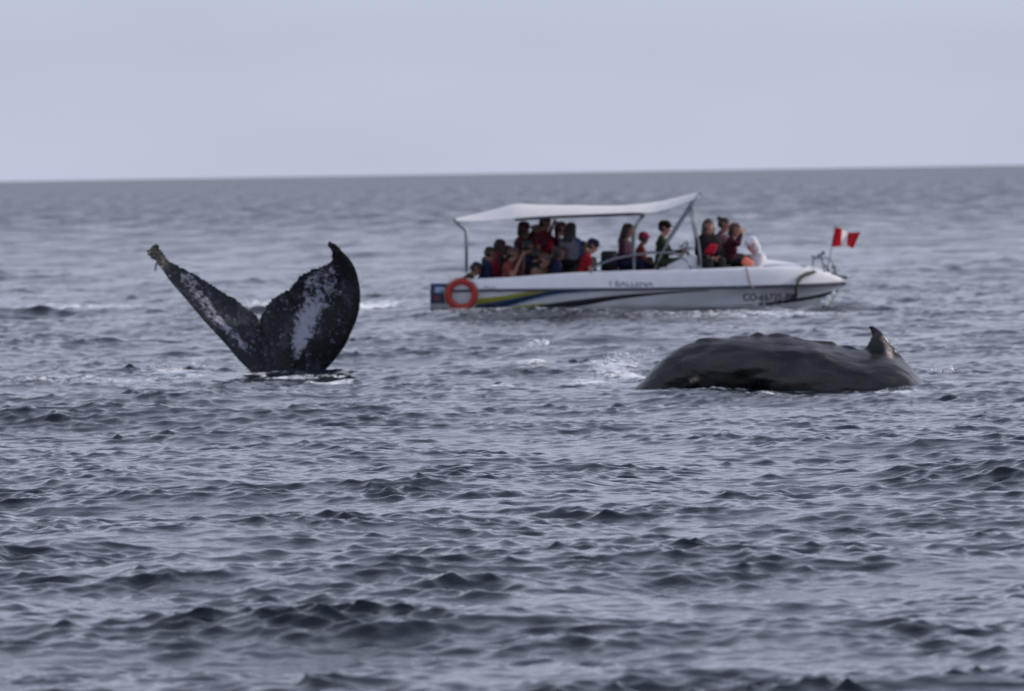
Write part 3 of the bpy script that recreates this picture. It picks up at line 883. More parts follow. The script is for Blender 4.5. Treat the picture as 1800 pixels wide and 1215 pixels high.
    for s in (-1, 1):
        bm = bmesh.new()
        tube(bm, [(bx(px), s * 1.0, bz(smooth_tab(px, edge)) - 0.03) for px in np.linspace(905, 1126, 12)], 0.034, 8)
        bm_obj('canopy_frame', bm, M_FRAME, can)
        bm = bmesh.new()
        tube(bm, [(bx(px), s * 1.005, bz(smooth_tab(px, edge)) - .004) for px in list(np.linspace(800, 905, 8)) + list(np.linspace(1126, 1228, 8))], 0.012, 6)
        bm_obj('canopy_hem', bm, M_CANVAS, can)
    # canopy poles, near and far side
    poles = [[(800, 387), (806, 394), (819, 405), (820, 430), (820, 478)], [(1131, 377), (1114, 402), (1113, 440), (1113, 483)], [(1225, 342), (1214, 362), (1186, 405), (1172, 426), (1158, 452), (1146, 478)], [(1214, 362), (1221, 400), (1228, 445), (1230, 476)]]
    for P in poles:
        for s in (-1, 1):
            bm = bmesh.new()
            tube(bm, [b3(px, py, s * (1.0 if py < 400 else 1.03)) for px, py in P], 0.03 if P[0][0] < 1214 else 0.024, 8)
            bm_obj('canopy_pole', bm, M_STEEL, root)
    for (p, q) in (((800, 386), (800, 386)), ((1228, 341), (1228, 341))):
        bm = bmesh.new(); tube(bm, [b3(p[0], p[1], -1.0), b3(p[0], p[1] - 3, 0), b3(q[0], q[1], 1.0)], .028, 8); bm_obj('canopy_bow', bm, M_STEEL, root)
    # cockpit hand rail
    for s in (-1, 1):
        bm = bmesh.new()
        tube(bm, [b3(1030, 492, s * 1.2), b3(1042, 471, s * 1.13), b3(1052, 464, s * 1.1), b3(1075, 455, s * 1.08), b3(1113, 447, s * 1.05), b3(1150, 444, s * 1.03), b3(1182, 443, s * 1.0), b3(1206, 458, s * 1.0), b3(1214, 474, s * 1.0)], .022, 8)
        bm_obj('hand_rail', bm, M_STEEL, root)
    # helm: console, windscreen, wheel
    bm = bmesh.new()
    prof = [(1168, 476), (1172, 466), (1190, 457), (1212, 448), (1224, 452), (1226, 478), (1226, 530), (1168, 530)]
    a = [bm.verts.new(b3(px, py, -.62)) for px, py in prof]; b = [bm.verts.new(b3(px, py, .45)) for px, py in prof]
    bm.faces.new(a); bm.faces.new(b[::-1])
    for k in range(len(prof)): bm.faces.new((a[k], b[k], b[(k + 1) % len(prof)], a[(k + 1) % len(prof)]))
    bmesh.ops.bevel(bm, geom=bm.edges[:], offset=.02, segments=2, affect='EDGES')
    con = bm_obj('helm_console', bm, M_DECK, root)
    g = bpy.data.materials.new('tinted_acrylic'); g.use_nodes = True
    gb = g.node_tree.nodes['Principled BSDF']; gb.inputs['Base Color'].default_value = (.55, .68, .64, 1); gb.inputs['Roughness'].default_value = .15
    gb.inputs['Transmission Weight'].default_value = .85; gb.inputs['IOR'].default_value = 1.1
    MATS['acrylic'] = g
    V, F = loft([[(bx(1222 - 26 * t), -.62 * math.cos(a) * (1 - .1 * t), bz(455 - 22 * t) + 0.04 * math.sin(a)) for a in np.linspace(0, math.pi, 13)] for t in (0, .33, .66, 1)])
    ws = mesh_obj('windscreen', V, F, g, root); ws.modifiers.new('thick', 'SOLIDIFY').thickness = .012
    bm = bmesh.new()
    tube(bm, [b3(1196, 433, -.6), b3(1194, 431, 0), b3(1196, 433, .6)], .016, 6); bm_obj('screen_trim', bm, M_BLACK, ws)
    bm = bmesh.new()
    c = b3(1201, 438, -.25); ring = []
    for k in range(25):
        a_ = 2 * math.pi * k / 24
        ring.append(c + Vector((.10 * math.cos(a_) * .55 + .06 * math.sin(a_), .17 * math.cos(a_), .17 * math.sin(a_))))
    tube(bm, ring, .017, 8, cap=False)
    for k in (2, 10, 18): tube(bm, [c, ring[k]], .012, 6)
    tube(bm, [c, b3(1212, 452, -.25)], .022, 8)
    bm_obj('steering_wheel', bm, M_BLACK, root)
    # benches and raised seats
    def bench(px0, px1, py_top, y0, y1, mt=M_VINYL):
        bm = bmesh.new(); zt = bz(py_top)
        box(bm, ((bx(px0) + bx(px1)) / 2, (y0 + y1) / 2, zt - .05), (bx(px1) - bx(px0), y1 - y0, .1))
        bmesh.ops.bevel(bm, geom=bm.edges[:], offset=.03, segments=2, affect='EDGES')
        box(bm, ((bx(px0) + bx(px1)) / 2, (y0 + y1) / 2, (zt - .1 + .15) / 2), ((bx(px1) - bx(px0)) * .94, (y1 - y0) * .94, zt - .1 - .15))
        bm_obj('bench_seat', bm, mt, root)
    for args in BENCHES: bench(*args)
    for (px0, px1, pt_, pb, y0, tk) in ((1056, 1086, 441, 478, -.2, .5), (1088, 1150, 452, 486, .78, .1), (1236, 1332, 448, 474, .80, .1), (846, 1050, 452, 490, .93, .08)):
        bm = bmesh.new(); box(bm, ((bx(px0) + bx(px1)) / 2, y0, (bz(pt_) + bz(pb)) / 2), (bx(px1) - bx(px0), tk, bz(pt_) - bz(pb)))
        bmesh.ops.bevel(bm, geom=bm.edges[:], offset=.035, segments=3, affect='EDGES'); bm_obj('seat_back', bm, M_VINYL, root)
    # bow fittings: cleat, roller, low pulpit
    bm = bmesh.new(); z0 = bz(489) + .06
    tube(bm, [(bx(1474), 0, bz(490) + .05), (bx(1492), 0, bz(491) + .05)], .035, 8); bm_obj('bow_roller', bm, M_STEEL, root)
    for s in (-1, 1):
        bm = bmesh.new(); tube(bm, [b3(1428, 476, s * .42), b3(1430, 458, s * .40), b3(1445, 452, s * .3), b3(1462, 456, s * .2), b3(1470, 484, s * .14)], .016, 7)
        tube(bm, [b3(1446, 452, s * .3), b3(1448, 479, s * .3)], .014, 6); bm_obj('pulpit_rail', bm, M_STEEL, root)
        bm = bmesh.new(); tube(bm, [b3(1412, 471, s * .5) - Vector((.07, 0, -.05)), b3(1412, 471, s * .5) + Vector((.07, 0, .05))], .014, 6)
        tube(bm, [b3(1412, 473, s * .5), b3(1412, 469, s * .5)], .014, 6); bm_obj('cleat', bm, M_STEEL, root)
    return root

#           px0   px1  top_py  y0    y1
BENCHES = [(838, 905, 500, -.95, .95), (928, 1010, 494, -.9, .9), (1030, 1060, 499, -.9, .9), (1085, 1145, 488, -.9, .9), (1150, 1166, 478, -.6, .2), (1232, 1285, 466, -.75, .75), (1290, 1333, 474, -.6, .6)]

def build_boat_things():
    # lifebuoy hung on the near quarter
    bm = bmesh.new()
    ring = []
    R0, r0 = 0.285, 0.072
    NU, NV = 48, 14
    for i in range(NU):
        a = 2 * math.pi * i / NU
        for j in range(NV):
            t = 2 * math.pi * j / NV
            ring.append(bm.verts.new(((R0 + r0 * math.cos(t)) * math.cos(a), .8 * r0 * math.sin(t), (R0 + r0 * math.cos(t)) * math.sin(a))))
    for i in range(NU):
        for j in range(NV):
            bm.faces.new((ring[i * NV + j], ring[((i + 1) % NU) * NV + j], ring[((i + 1) % NU) * NV + (j + 1) % NV], ring[i * NV + (j + 1) % NV]))
    buoy = bm_obj('lifebuoy', bm, mat('red_orange_foam', (0.38, 0.022, 0.015), 0.55, vary=0.15, scale=8))
    buoy.matrix_world = BOAT_M @ Matrix.Translation(b3(812, 516, -1.26))
    tag(buoy, 'red orange ring lifebuoy hanging at the stern of the tour boat', 'lifebuoy')
    bm = bmesh.new()
    pts = []
    for i in range(49):
        a = 2 * math.pi * i / 48
        rr_ = R0 + r0 + .012 + .018 * abs(math.sin(2 * a))
        pts.append((rr_ * math.cos(a), -.02, rr_ * math.sin(a)))
    tube(bm, pts, .009, 6, cap=False)
    bm_obj('grab_line', bm, mat('rope_tan', (0.36, 0.28, 0.16), .8), buoy)
    for k in range(4):
        a0 = math.pi / 4 + k * math.pi / 2
        bm = bmesh.new(); vs = []
        for i in range(5):
            a = a0 - .09 + .045 * i
            vs.append([bm.verts.new(((R0 + (r0 + .004) * math.cos(2 * math.pi * j / 12)) * math.cos(a), .8 * (r0 + .004) * math.sin(2 * math.pi * j / 12), (R0 + (r0 + .004) * math.cos(2 * math.pi * j / 12)) * math.sin(a))) for j in range(12)])
        for i in range(4):
            for j in range(12): bm.faces.new((vs[i][j], vs[i][(j + 1) % 12], vs[i + 1][(j + 1) % 12], vs[i + 1][j]))
        bm_obj('band', bm, mat('faded_red_band', (0.34, 0.035, 0.028), .6), buoy)
    # flag on a thin staff at the bow
    fr = empty('flag', BOAT_M @ Matrix.Translation(b3(1452, 480, 0)))
    tag(fr, 'small red and white striped flag flying from a staff above the bow', 'flag')
    def fl(px, py, y=0): return b3(px, py, y) - b3(1452, 480, 0)
    bm = bmesh.new(); tube(bm, [fl(1452, 482), fl(1459, 452), fl(1462, 430), fl(1467.5, 397)], [.013, .011, .010, .008], 8); bm_obj('staff', bm, M_STEEL, fr)
    def flag_pt(u, v):
        # u along the fly 0..1, v down the hoist 0..1; outline as it flutters
        tx = smooth_tab(u, [(0, 1466), (.33, 1480), (.5, 1485.5), (.66, 1491), (1, 1513)]); ty = smooth_tab(u, [(0, 398), (.33, 403), (.5, 406.5), (.66, 409), (1, 408)])
        lx = smooth_tab(u, [(0, 1462), (.33, 1477), (.5, 1483), (.66, 1489), (1, 1500)]); ly = smooth_tab(u, [(0, 434), (.33, 433.5), (.5, 434), (.66, 432.5), (1, 437.5)])
        px, py = tx + (lx - tx) * v, ty + (ly - ty) * v
        return fl(px, py, .11 * math.sin(u * 7.5 + v * 1.2) * (0.25 + u))
    for (u0, u1, m_) in ((0, .34, mat('flag_red', (.46, .008, .018), .8)), (.34, .63, mat('flag_white', (.86, .82, .84), .8)), (.63, 1, mat('flag_red', (.46, .008, .018), .8))):
        V, F = loft([[flag_pt(u, v) for v in np.linspace(0, 1, 10)] for u in np.linspace(u0, u1, 14)])
        mesh_obj('flag_stripe', V, F, see_through(m_, .55), fr)
    # anchor stowed on the bow
    an = empty('anchor', BOAT_M @ Matrix.Translation(b3(1445, 478, 0)))
    tag(an, 'grey folding anchor stowed upright on the bow beside the pulpit rail', 'anchor')
    def al(px, py, y=0): return b3(px, py, y) - b3(1445, 478, 0)
    bm = bmesh.new(); tube(bm, [al(1458, 478), al(1438, 446)], .022, 8); bm_obj('shank', bm, M_STEEL, an)
    for (x, y, yy) in ((1430, 452, -.12), (1448, 442, -.1), (1428, 450, .14), (1449, 444, .12)):
        bm = bmesh.new(); tube(bm, [al(1440, 449), al((x + 1440) / 2, (y + 449) / 2 + 3, yy * .6), al(x, y, yy)], [.02, .02, .008], 7)
        ellipsoid(bm, al(x + (2 if x < 1440 else -2), y + 2, yy * .9), (.05, .02, .035), u=8, v=6); bm_obj('fluke', bm, M_STEEL, an)
    bm = bmesh.new(); ellipsoid(bm, al(1466, 470), (.06, .05, .05), u=10, v=8); bm_obj('counterweight', bm, mat('galvanised_dull', (.2, .2, .21), .6), an)
    # dark bow line looped over the foredeck, hanging down the topside
    ro = bmesh.new()
    pts = [b3(1437, 480, -.32), b3(1428, 478, -.45), b3(1415, 481, -.62), b3(1405, 487, -.74), b3(1399, 495, -.80), b3(1397, 505, -.80), b3(1396, 518, -.72)]
    tube(ro, pts, .045, 8)
    r_ = bm_obj('mooring_rope', ro, mat('dark_wet_rope', (.05, .055, .045), .8, bump=.01, bump_scale=40)); r_.matrix_world = BOAT_M
    tag(r_, 'dark mooring rope draped over the gunwale near the bow lettering', 'rope')
    ro = bmesh.new()
    tube(ro, [b3(1309, 470, -1.0), b3(1312, 478, -1.06), b3(1313, 488, -1.10), b3(1316, 499, -1.14), b3(1321, 506, -1.13)], .02, 7)
    r_ = bm_obj('mooring_rope', ro, mat('pale_rope', (.33, .28, .25), .8)); r_.matrix_world = BOAT_M
    tag(r_, 'thin tan rope over the gunwale beside the white clad passenger', 'rope')
    # bright orange bag beside the white-clad passenger
    bm = bmesh.new(); ellipsoid(bm, (0, 0, .07), (.14, .09, .075), u=16, v=10); ellipsoid(bm, (-.04, .02, .12), (.085, .07, .075), u=12, v=8); box(bm, (.03, 0, .05), (.17, .13, .1))
    tube(bm, [(-.07, -.02, .18), (0, -.03, .26), (.07, -.02, .19)], .012, 6)
    bag = bm_obj('bag', bm, mat('coral_orange_nylon', (.78, .20, .11), .6)); remeshed(bag, .014, 2)
    bag.matrix_world = BOAT_M @ Matrix.Translation(b3(1312, 467, -.72))
    tag(bag, 'coral orange soft bag on the bow seat below white clad passenger', 'bag')

build_boat()
build_boat_things()
# ------------------------------------------------------------------ people
SKIN = mat('skin_tan', (0.36, 0.19, 0.13), 0.55, vary=0.1)
SKIN2 = mat('skin_brown', (0.22, 0.11, 0.075), 0.55, vary=0.1)
SKIN3 = mat('skin_ruddy', (0.50, 0.24, 0.19), 0.55, vary=0.1)
M_EYE = mat('dark_eye', (0.02, 0.015, 0.015), 0.3)
M_LIP = mat('lip', (0.30, 0.09, 0.08), 0.5)
M_SHOE = mat('dark_shoe', (0.03, 0.03, 0.035), 0.7)
def cloth(name, c): return mat('cloth_' + name, c, 0.9, spec=0.2, vary=0.22, scale=9, bump=0.012, bump_scale=14)
def hair_m(name, c): return mat('hair_' + name, c, 0.6, vary=0.3, scale=20, bump=0.006, bump_scale=60)

def person(label, px, head_top_py, y, yaw, shirt, trousers, skin=SKIN, hair=('short', (.02, .016, .014)), pose='sit', arms='lap', lean=8, twist=0, nod=5,
           cap=None, vest=None, panel=None, hood=False, long_sleeves=True, size=1.09, base_py=None, name='person'):
    """One passenger. yaw: 0 faces the bow, -90 faces the camera, 90 faces away."""
    S = size
    rz = Matrix.Rotation(R(yaw), 3, 'Z')
    f = rz @ Vector((1, 0, 0)); l = rz @ Vector((0, 1, 0)); u = Vector((0, 0, 1))
    ln = Matrix.Rotation(R(lean), 3, l)
    tu = ln @ u; tf = ln @ f                       # torso up and forward
    rt = Matrix.Rotation(R(twist), 3, tu); tf = rt @ tf; tl = rt @ l
    hn = Matrix.Rotation(R(nod), 3, tl); hu = hn @ tu; hf = hn @ tf
    # heights measured from the hip
    hip = Vector((0, 0, 0))
    neck = hip + tu * .50 * S
    HS = 1.13
    head = neck + tu * .06 * S + hu * .118 * S + hf * .02 * S
    topz = (head + hu * .150 * S).z
    zt = bz(head_top_py)
    hip0 = Vector((bx(px), y, zt - topz)) - Vector((head.x, head.y, 0))
    caps = []                                     # (a, b, ra, rb, region)
    def C(a, b, ra, rb, reg): caps.append((Vector(a) * 1.0, Vector(b) * 1.0, ra * S, rb * S, reg))
    P = lambda fx, lx, ux: tf * fx * S + tl * lx * S + tu * ux * S
    # pelvis, belly, chest, shoulders, neck
    C(P(0, -.085, .02), P(0, .085, .02), .130, .130, 'trousers')
    C(P(.015, -.065, .13), P(.015, .065, .13), .135, .135, 'shirt')
    C(P(.018, -.075, .26), P(.018, .075, .26), .138, .138, 'shirt')
    C(P(.0, -.10, .37), P(.0, .10, .37), .125, .125, 'shirt')
    C(P(-.005, -.165, .43), P(-.005, .165, .43), .082, .082, 'shirt')
    C(P(-.02, -.03, .47), P(-.02, .03, .47), .075, .075, 'shirt')
    C(neck - tu * .03 * S, neck + tu * .07 * S + tf * .01 * S, .060, .056, 'skin')
    # head: cranium, face, jaw, nose, ears
    H = lambda fx, lx, ux: head + (hf * fx + tl * lx + hu * ux) * S * HS
    C(H(-.02, 0, .035), H(.015, 0, .04), .097, .092, 'skin')
    C(H(.035, 0, .0), H(.032, 0, -.06), .070, .054, 'skin')
    C(H(.055, -.02, -.085), H(.055, .02, -.085), .032, .032, 'skin')
    C(H(.095, 0, .01), H(.108, 0, -.022), .010, .014, 'skin')
    for s in (-1, 1):
        C(H(-.005, s * .083, .0), H(-.01, s * .085, .025), .014, .016, 'skin')
        C(H(.078, s * .032, .018), H(.079, s * .034, .018), .011, .011, 'eye')
    C(H(.081, -.018, -.055), H(.081, .018, -.055), .009, .009, 'lip')
    # arms
    def hand(w, d, side_v, reg='skin'):
        d = d.normalized(); sv = side_v.normalized(); nrm = d.cross(sv).normalized()
        C(w + d * .02 * S, w + d * .075 * S, .028, .030, reg)
        C(w + d * .05 * S - sv * .02 * S, w + d * .085 * S - sv * .024 * S, .016, .016, reg)
        C(w + d * .05 * S + sv * .02 * S, w + d * .085 * S + sv * .024 * S, .016, .016, reg)
        for q, (o, L) in enumerate(((-.033, .062), (-.011, .075), (.011, .080), (.033, .070))):
            k0 = w + d * .088 * S + sv * o * S
            k1 = k0 + (d * .85 + nrm * .45).normalized() * L * .55 * S
            k2 = k1 + (d * .45 + nrm * .9).normalized() * L * .5 * S
            C(k0, k1, .0105, .0100, reg); C(k1, k2, .0100, .0090, reg)
        t0 = w + d * .025 * S + sv * .03 * S
        t1 = t0 + (d * .6 + sv * .8).normalized() * .045 * S
        C(t0, t1, .014, .012, reg); C(t1, t1 + (d * .9 + nrm * .4).normalized() * .032 * S, .012, .010, reg)
    sl = 'shirt' if long_sleeves else 'skin'
    for s in (-1, 1):
        sh = P(0, s * .185, .435)
        if arms == 'lap': el = P(.06, s * .25, .17); wr = P(.27, s * .12, .10)
        elif arms == 'camera': el = P(.20, s * .24, .26); wr = H(.18, s * .065, -.03)
        elif arms == 'point': el = P(.22, s * .22, .40) if s > 0 else P(.05, s * .26, .17); wr = P(.45, s * .2, .50) if s > 0 else P(.26, s * .12, .09)
        elif arms == 'wheel': el = P(.16, s * .25, .20); wr = P(.40, s * .15, .26)
        elif arms == 'rail': el = P(.12, s * .27, .20); wr = P(.34, s * .22, .13)
        elif arms == 'up': el = P(.12, s * .27, .40); wr = P(.16, s * .12, .60)
        elif arms == 'cross': el = P(.08, s * .25, .20); wr = P(.25, -s * .06, .20 + .03 * s)
        elif arms == 'knees': el = P(.16, s * .25, .18); wr = P(.42, s * .13, .02)
        else: el = P(.0, s * .24, .15); wr = P(.05, s * .25, -.08)
        C(sh, sh.lerp(el, .5), .070, .062, 'shirt'); C(sh.lerp(el, .5), el, .062 if long_sleeves else .05, .052 if long_sleeves else .044, sl if arms != 'none' else 'shirt')
        C(el, wr, .052 if long_sleeves else .044, .036 if long_sleeves else .031, sl)
        hand(wr, wr - el, tl * -s if arms in ('lap', 'cross', 'knees', 'rail', 'wheel') else hu)
    # legs
    for s in (-1, 1):
        hj = l * s * .09 * S
        if pose == 'sit':
            kn = hj + f * .42 * S + u * .03 + l * s * .04; an = kn - u * .42 * S + f * .02; C(hj, kn, .105, .075, 'trousers')
        elif pose == 'stretch':
            kn = hj + f * .40 * S + u * .12 * S + l * s * .03; an = kn + f * .32 * S - u * .26 * S; C(hj, kn, .105, .075, 'trousers')
        elif pose == 'huddle':
            kn = hj + f * .30 * S + u * .26 * S + l * s * .03; an = kn - u * .40 * S + f * .10 * S; C(hj, kn, .105, .075, 'trousers')
        else:
            kn = hj - u * .42 * S + f * .03 * S; an = kn - u * .41 * S - f * .03 * S; C(hj, kn, .092, .060, 'trousers')
        C(kn, an, .072, .052, 'trousers')
        C(an - u * .03 * S, an - u * .035 * S + f * .15 * S, .040, .034, 'shoe')
    bm = bmesh.new()
    for (a, b, ra, rb, reg) in caps: capsule(bm, a, b, ra, rb, 10)
    hair_c = hair_m('%02d%02d' % (int(hair[1][0] * 250), int(hair[1][2] * 250)), hair[1])
    o = bm_obj(name, bm)
    for m_ in (skin, shirt, trousers, M_SHOE, M_EYE, M_LIP): o.data.materials.append(m_)
    me = remeshed(o, 0.0155, 2)
    # clothes end where the body region changes
    reg_i = {'skin': 0, 'shirt': 1, 'trousers': 2, 'shoe': 3, 'eye': 4, 'lip': 5}
    n = len(me.polygons)
    cen = np.empty(n * 3, dtype=np.float32); me.polygons.foreach_get('center', cen); cen = cen.reshape(-1, 3)
    best = np.full(n, 1e9); idx = np.zeros(n, dtype=np.int32)
    for (a, b, ra, rb, reg) in caps:
        A = np.array(a); D = np.array(b) - A; L2 = max(float(D @ D), 1e-9)
        t = np.clip(((cen - A) @ D) / L2, 0, 1)
        d = np.linalg.norm(cen - A - t[:, None] * D, axis=1) - (ra + (rb - ra) * t)
        if reg in ('eye', 'lip'): d = d - 0.004
        k = d < best; best[k] = d[k]; idx[k] = reg_i[reg]
    me.polygons.foreach_set('material_index', idx)
    o.matrix_world = BOAT_M @ Matrix.Translation(hip0)
    # hair
    style = hair[0]
    if style != 'none':
        bm = bmesh.new()
        capsule(bm, H(-.035, 0, .045), H(.012, 0, .058), .102 * S, .094 * S)
        capsule(bm, H(-.055, -.03, .0), H(-.055, .03, .0), .075 * S, .075 * S)
        if style == 'long':
            for q in (-.05, 0, .05):
                capsule(bm, H(-.065, q, .02), H(-.10, q * 1.3, -.22), .058 * S, .045 * S)
            for s in (-1, 1): capsule(bm, H(-.01, s * .075, .02), H(.0, s * .09, -.17), .03 * S, .026 * S)
        elif style == 'bob':
            for s in (-1, 1): capsule(bm, H(-.03, s * .07, .02), H(-.02, s * .085, -.08), .036 * S, .034 * S)
            capsule(bm, H(-.07, 0, .0), H(-.075, 0, -.09), .06 * S, .05 * S)
        elif style == 'bun':
            capsule(bm, H(-.11, 0, .09), H(-.12, 0, .10), .045 * S, .045 * S)
        h = bm_obj('hair', bm, hair_c, o); remeshed(h, 0.013, 2)
    if cap is not None:
        bm = bmesh.new()
        capsule(bm, H(-.03, 0, .055), H(.015, 0, .062), .109 * S, .103 * S)
        for s in (-1, 0, 1): capsule(bm, H(.07, s * .04, .062), H(.155, s * .035, .05), .014 * S, .010 * S)
        if hood: capsule(bm, H(-.035, 0, .02), H(-.045, 0, -.09), .098 * S, .085 * S)
        c = bm_obj('hood' if hood else 'cap', bm, cap, o); remeshed(c, 0.011, 2)
    if vest is not None:
        bm = bmesh.new()
        for (ux, w, r_) in ((.12, .075, .152), (.20, .08, .157), (.28, .085, .160), (.36, .10, .150), (.42, .10, .120)):
            capsule(bm, P(.012, -w, ux), P(.012, w, ux), r_ * S, r_ * S)
        v = bm_obj('life_vest', bm, vest, o); remeshed(v, 0.018, 3)
    if panel is not None:
        bm = bmesh.new()
        for q in (-.05, .03): capsule(bm, P(.135, q - .02, .20), P(.14, q + .04, .30), .07 * S, .06 * S)
        v = bm_obj('vest_panel', bm, panel, o); remeshed(v, 0.015, 2)
    tag(o, label, 'person', 'passengers aboard the tour boat')
    return o

K = cloth
MAROON = K('maroon', (.055, .009, .018)); NAVY = K('navy', (.010, .016, .045)); DARK = K('black', (.010, .010, .013)); RED = K('red', (.26, .012, .022))
GREEN = K('dark_green', (.018, .030, .014)); PURPLE = K('plum', (.055, .022, .045)); BROWN = K('brown', (.07, .035, .025)); GREY = K('grey', (.13, .13, .15))
WHITE = K('white', (.66, .63, .66)); BLUE = K('blue', (.025, .06, .17)); PINK = K('pink', (.34, .20, .25)); OLIVE = K('olive', (.04, .04, .028)); CHAR = K('charcoal', (.028, .028, .03))
VRED = K('vest_red', (.24, .008, .018)); VROSE = K('vest_rose', (.20, .016, .04)); VBLACK = K('vest_black', (.012, .010, .014)); TAN = K('tan', (.16, .10, .07)); RUST = K('rust', (.16, .04, .03))
BLK, DKB, BRN, GRB = (.010, .009, .009), (.022, .014, .011), (.05, .028, .018), (.085, .065, .055)

def board():
    G = person
    # stern bench, crouched low
    G('passenger hunched low in brown by the stern lifebuoy', 837, 463, -.55, -15, BROWN, NAVY, SKIN2, ('short', BLK), pose='huddle', arms='knees', lean=28, nod=12)
    G('dark haired passenger in navy jacket seated behind the stern canopy pole', 862, 434, -.35, 8, NAVY, NAVY, SKIN2, ('short', DKB), arms='lap', lean=12)
    G('passenger in rose life vest leaning forward near the stern', 879, 421, .25, 25, CHAR, DARK, SKIN2, ('bob', DKB), arms='lap', vest=VROSE, lean=10)
    G('seated passenger in rust top and blue trousers beside rose life vest', 903, 434, -.7, -25, RUST, NAVY, SKIN2, ('short', BRN), arms='camera', lean=10, long_sleeves=False)
    G('standing passenger in maroon cap and dark maroon jacket under the canopy', 921, 391, .35, 20, MAROON, NAVY, SKIN2, ('bob', DKB), pose='stand', arms='camera', cap=K('cap_plum', (.07, .012, .05)), lean=6)
    G('passenger in dark navy jacket seated below the maroon cap', 929, 422, -.3, 15, NAVY, DARK, SKIN2, ('short', BLK), arms='camera', lean=8)
    G('grey haired passenger in pale pink top half hidden behind red vest', 946, 395, .75, -10, PINK, GREY, SKIN, ('short', (.12, .13, .14)), pose='stand', arms='lap', lean=5)
    G('tallest standing passenger with black hair and red life vest', 959, 380.5, .0, -30, MAROON, BROWN, SKIN2, ('short', BLK), pose='stand', arms='camera', vest=K('vest_dark_red', (.11, .008, .014)), panel=K('panel_red', (.40, .012, .03)), lean=4)
    G('passenger in white shirt whose pale face turns to the bow', 986, 390, .55, 10, WHITE, GREY, SKIN3, ('short', BRN), pose='stand', arms='lap', lean=5)
    G('passenger with long black hair in navy jacket with grey back', 1004, 391, -.25, 60, BLUE, DARK, SKIN, ('long', BLK), pose='stand', arms='lap', vest=K('vest_grey', (.12, .115, .14)), lean=6)
    G('tan clad passenger crouching in front of the red life vest', 957, 446, -.8, -35, TAN, BROWN, SKIN2, ('short', BRN), pose='huddle', arms='knees', lean=22, long_sleeves=False)
    G('passenger in dark cap and red top leaning arms on the rail', 1041, 421, -.45, 0, RED, BROWN, SKIN, ('short', DKB), arms='knees', cap=K('cap_dark', (.03, .022, .045)), lean=18, long_sleeves=False)
    G('passenger in black jacket seated low between navy jacket and tan crouching passenger', 944, 438, -.55, 30, DARK, NAVY, SKIN2, ('short', BLK), arms='lap', lean=14)
    G('bob haired passenger in dark navy seated low in front of the white shirt', 984, 432, -.6, 15, NAVY, DARK, SKIN2, ('bob', DKB), arms='lap', lean=12)
    G('bareheaded passenger in charcoal bending down beside the grey backed jacket', 1020, 440, -.2, 15, CHAR, DARK, SKIN2, ('short', DKB), arms='knees', lean=26)
    G('passenger in black with short hair tucked behind the rose life vest', 893, 432, .65, 40, DARK, DARK, SKIN2, ('short', BLK), arms='lap', lean=8)
    G('passenger in plum top on the far bench behind the maroon cap', 934, 410, .8, -30, PURPLE, DARK, SKIN2, ('bob', DKB), arms='lap', lean=6)
    G('passenger in charcoal on the far bench behind the dark cap', 1024, 424, .75, -20, CHAR, DARK, SKIN, ('short', BLK), arms='lap', lean=6)
    # amidships
    G('passenger with long dark hair in plum top seated by middle canopy pole', 1104, 393, -.1, -12, PURPLE, NAVY, SKIN, ('long', DKB), arms='lap', lean=7)
    G('small passenger in rust top with pink cap beside the middle pole', 1132, 409, .25, 5, RUST, CHAR, SKIN2, ('short', DKB), arms='lap', cap=K('cap_pink', (.30, .03, .10)), size=.94, lean=8)
    G('helmsman in dark green jacket and black cap at the wheel', 1168, 388.5, -.25, -8, GREEN, OLIVE, SKIN3, ('short', BLK), arms='wheel', cap=K('cap_black', (.008, .008, .010)), lean=4, size=1.12)
    # bow group
    G('passenger with loose brown hair, black jacket and red life vest at the bow', 1245, 384, -.45, -70, DARK, CHAR, SKIN3, ('long', GRB), arms='lap', vest=VBLACK, panel=K('panel_red', (.40, .012, .03)), lean=2, size=1.16)
    G('passenger in plum jacket with hair bun behind the bow group', 1274, 383, .45, -20, PURPLE, CHAR, SKIN, ('bun', DKB), arms='lap', lean=6)
    G('passenger in maroon hood holding a hand up at the bow', 1292, 392, .05, 5, MAROON, DARK, SKIN, ('bob', (.07, .02, .018)), arms='up', lean=10)
    G('passenger all in white reclining on the foredeck', 1321, 419, -.3, -160, WHITE, WHITE, SKIN3, ('none', BLK), pose='huddle', arms='knees', lean=16, nod=14, size=1.16, hood=True, cap=K('hood_white', (.68, .66, .70)))
board()
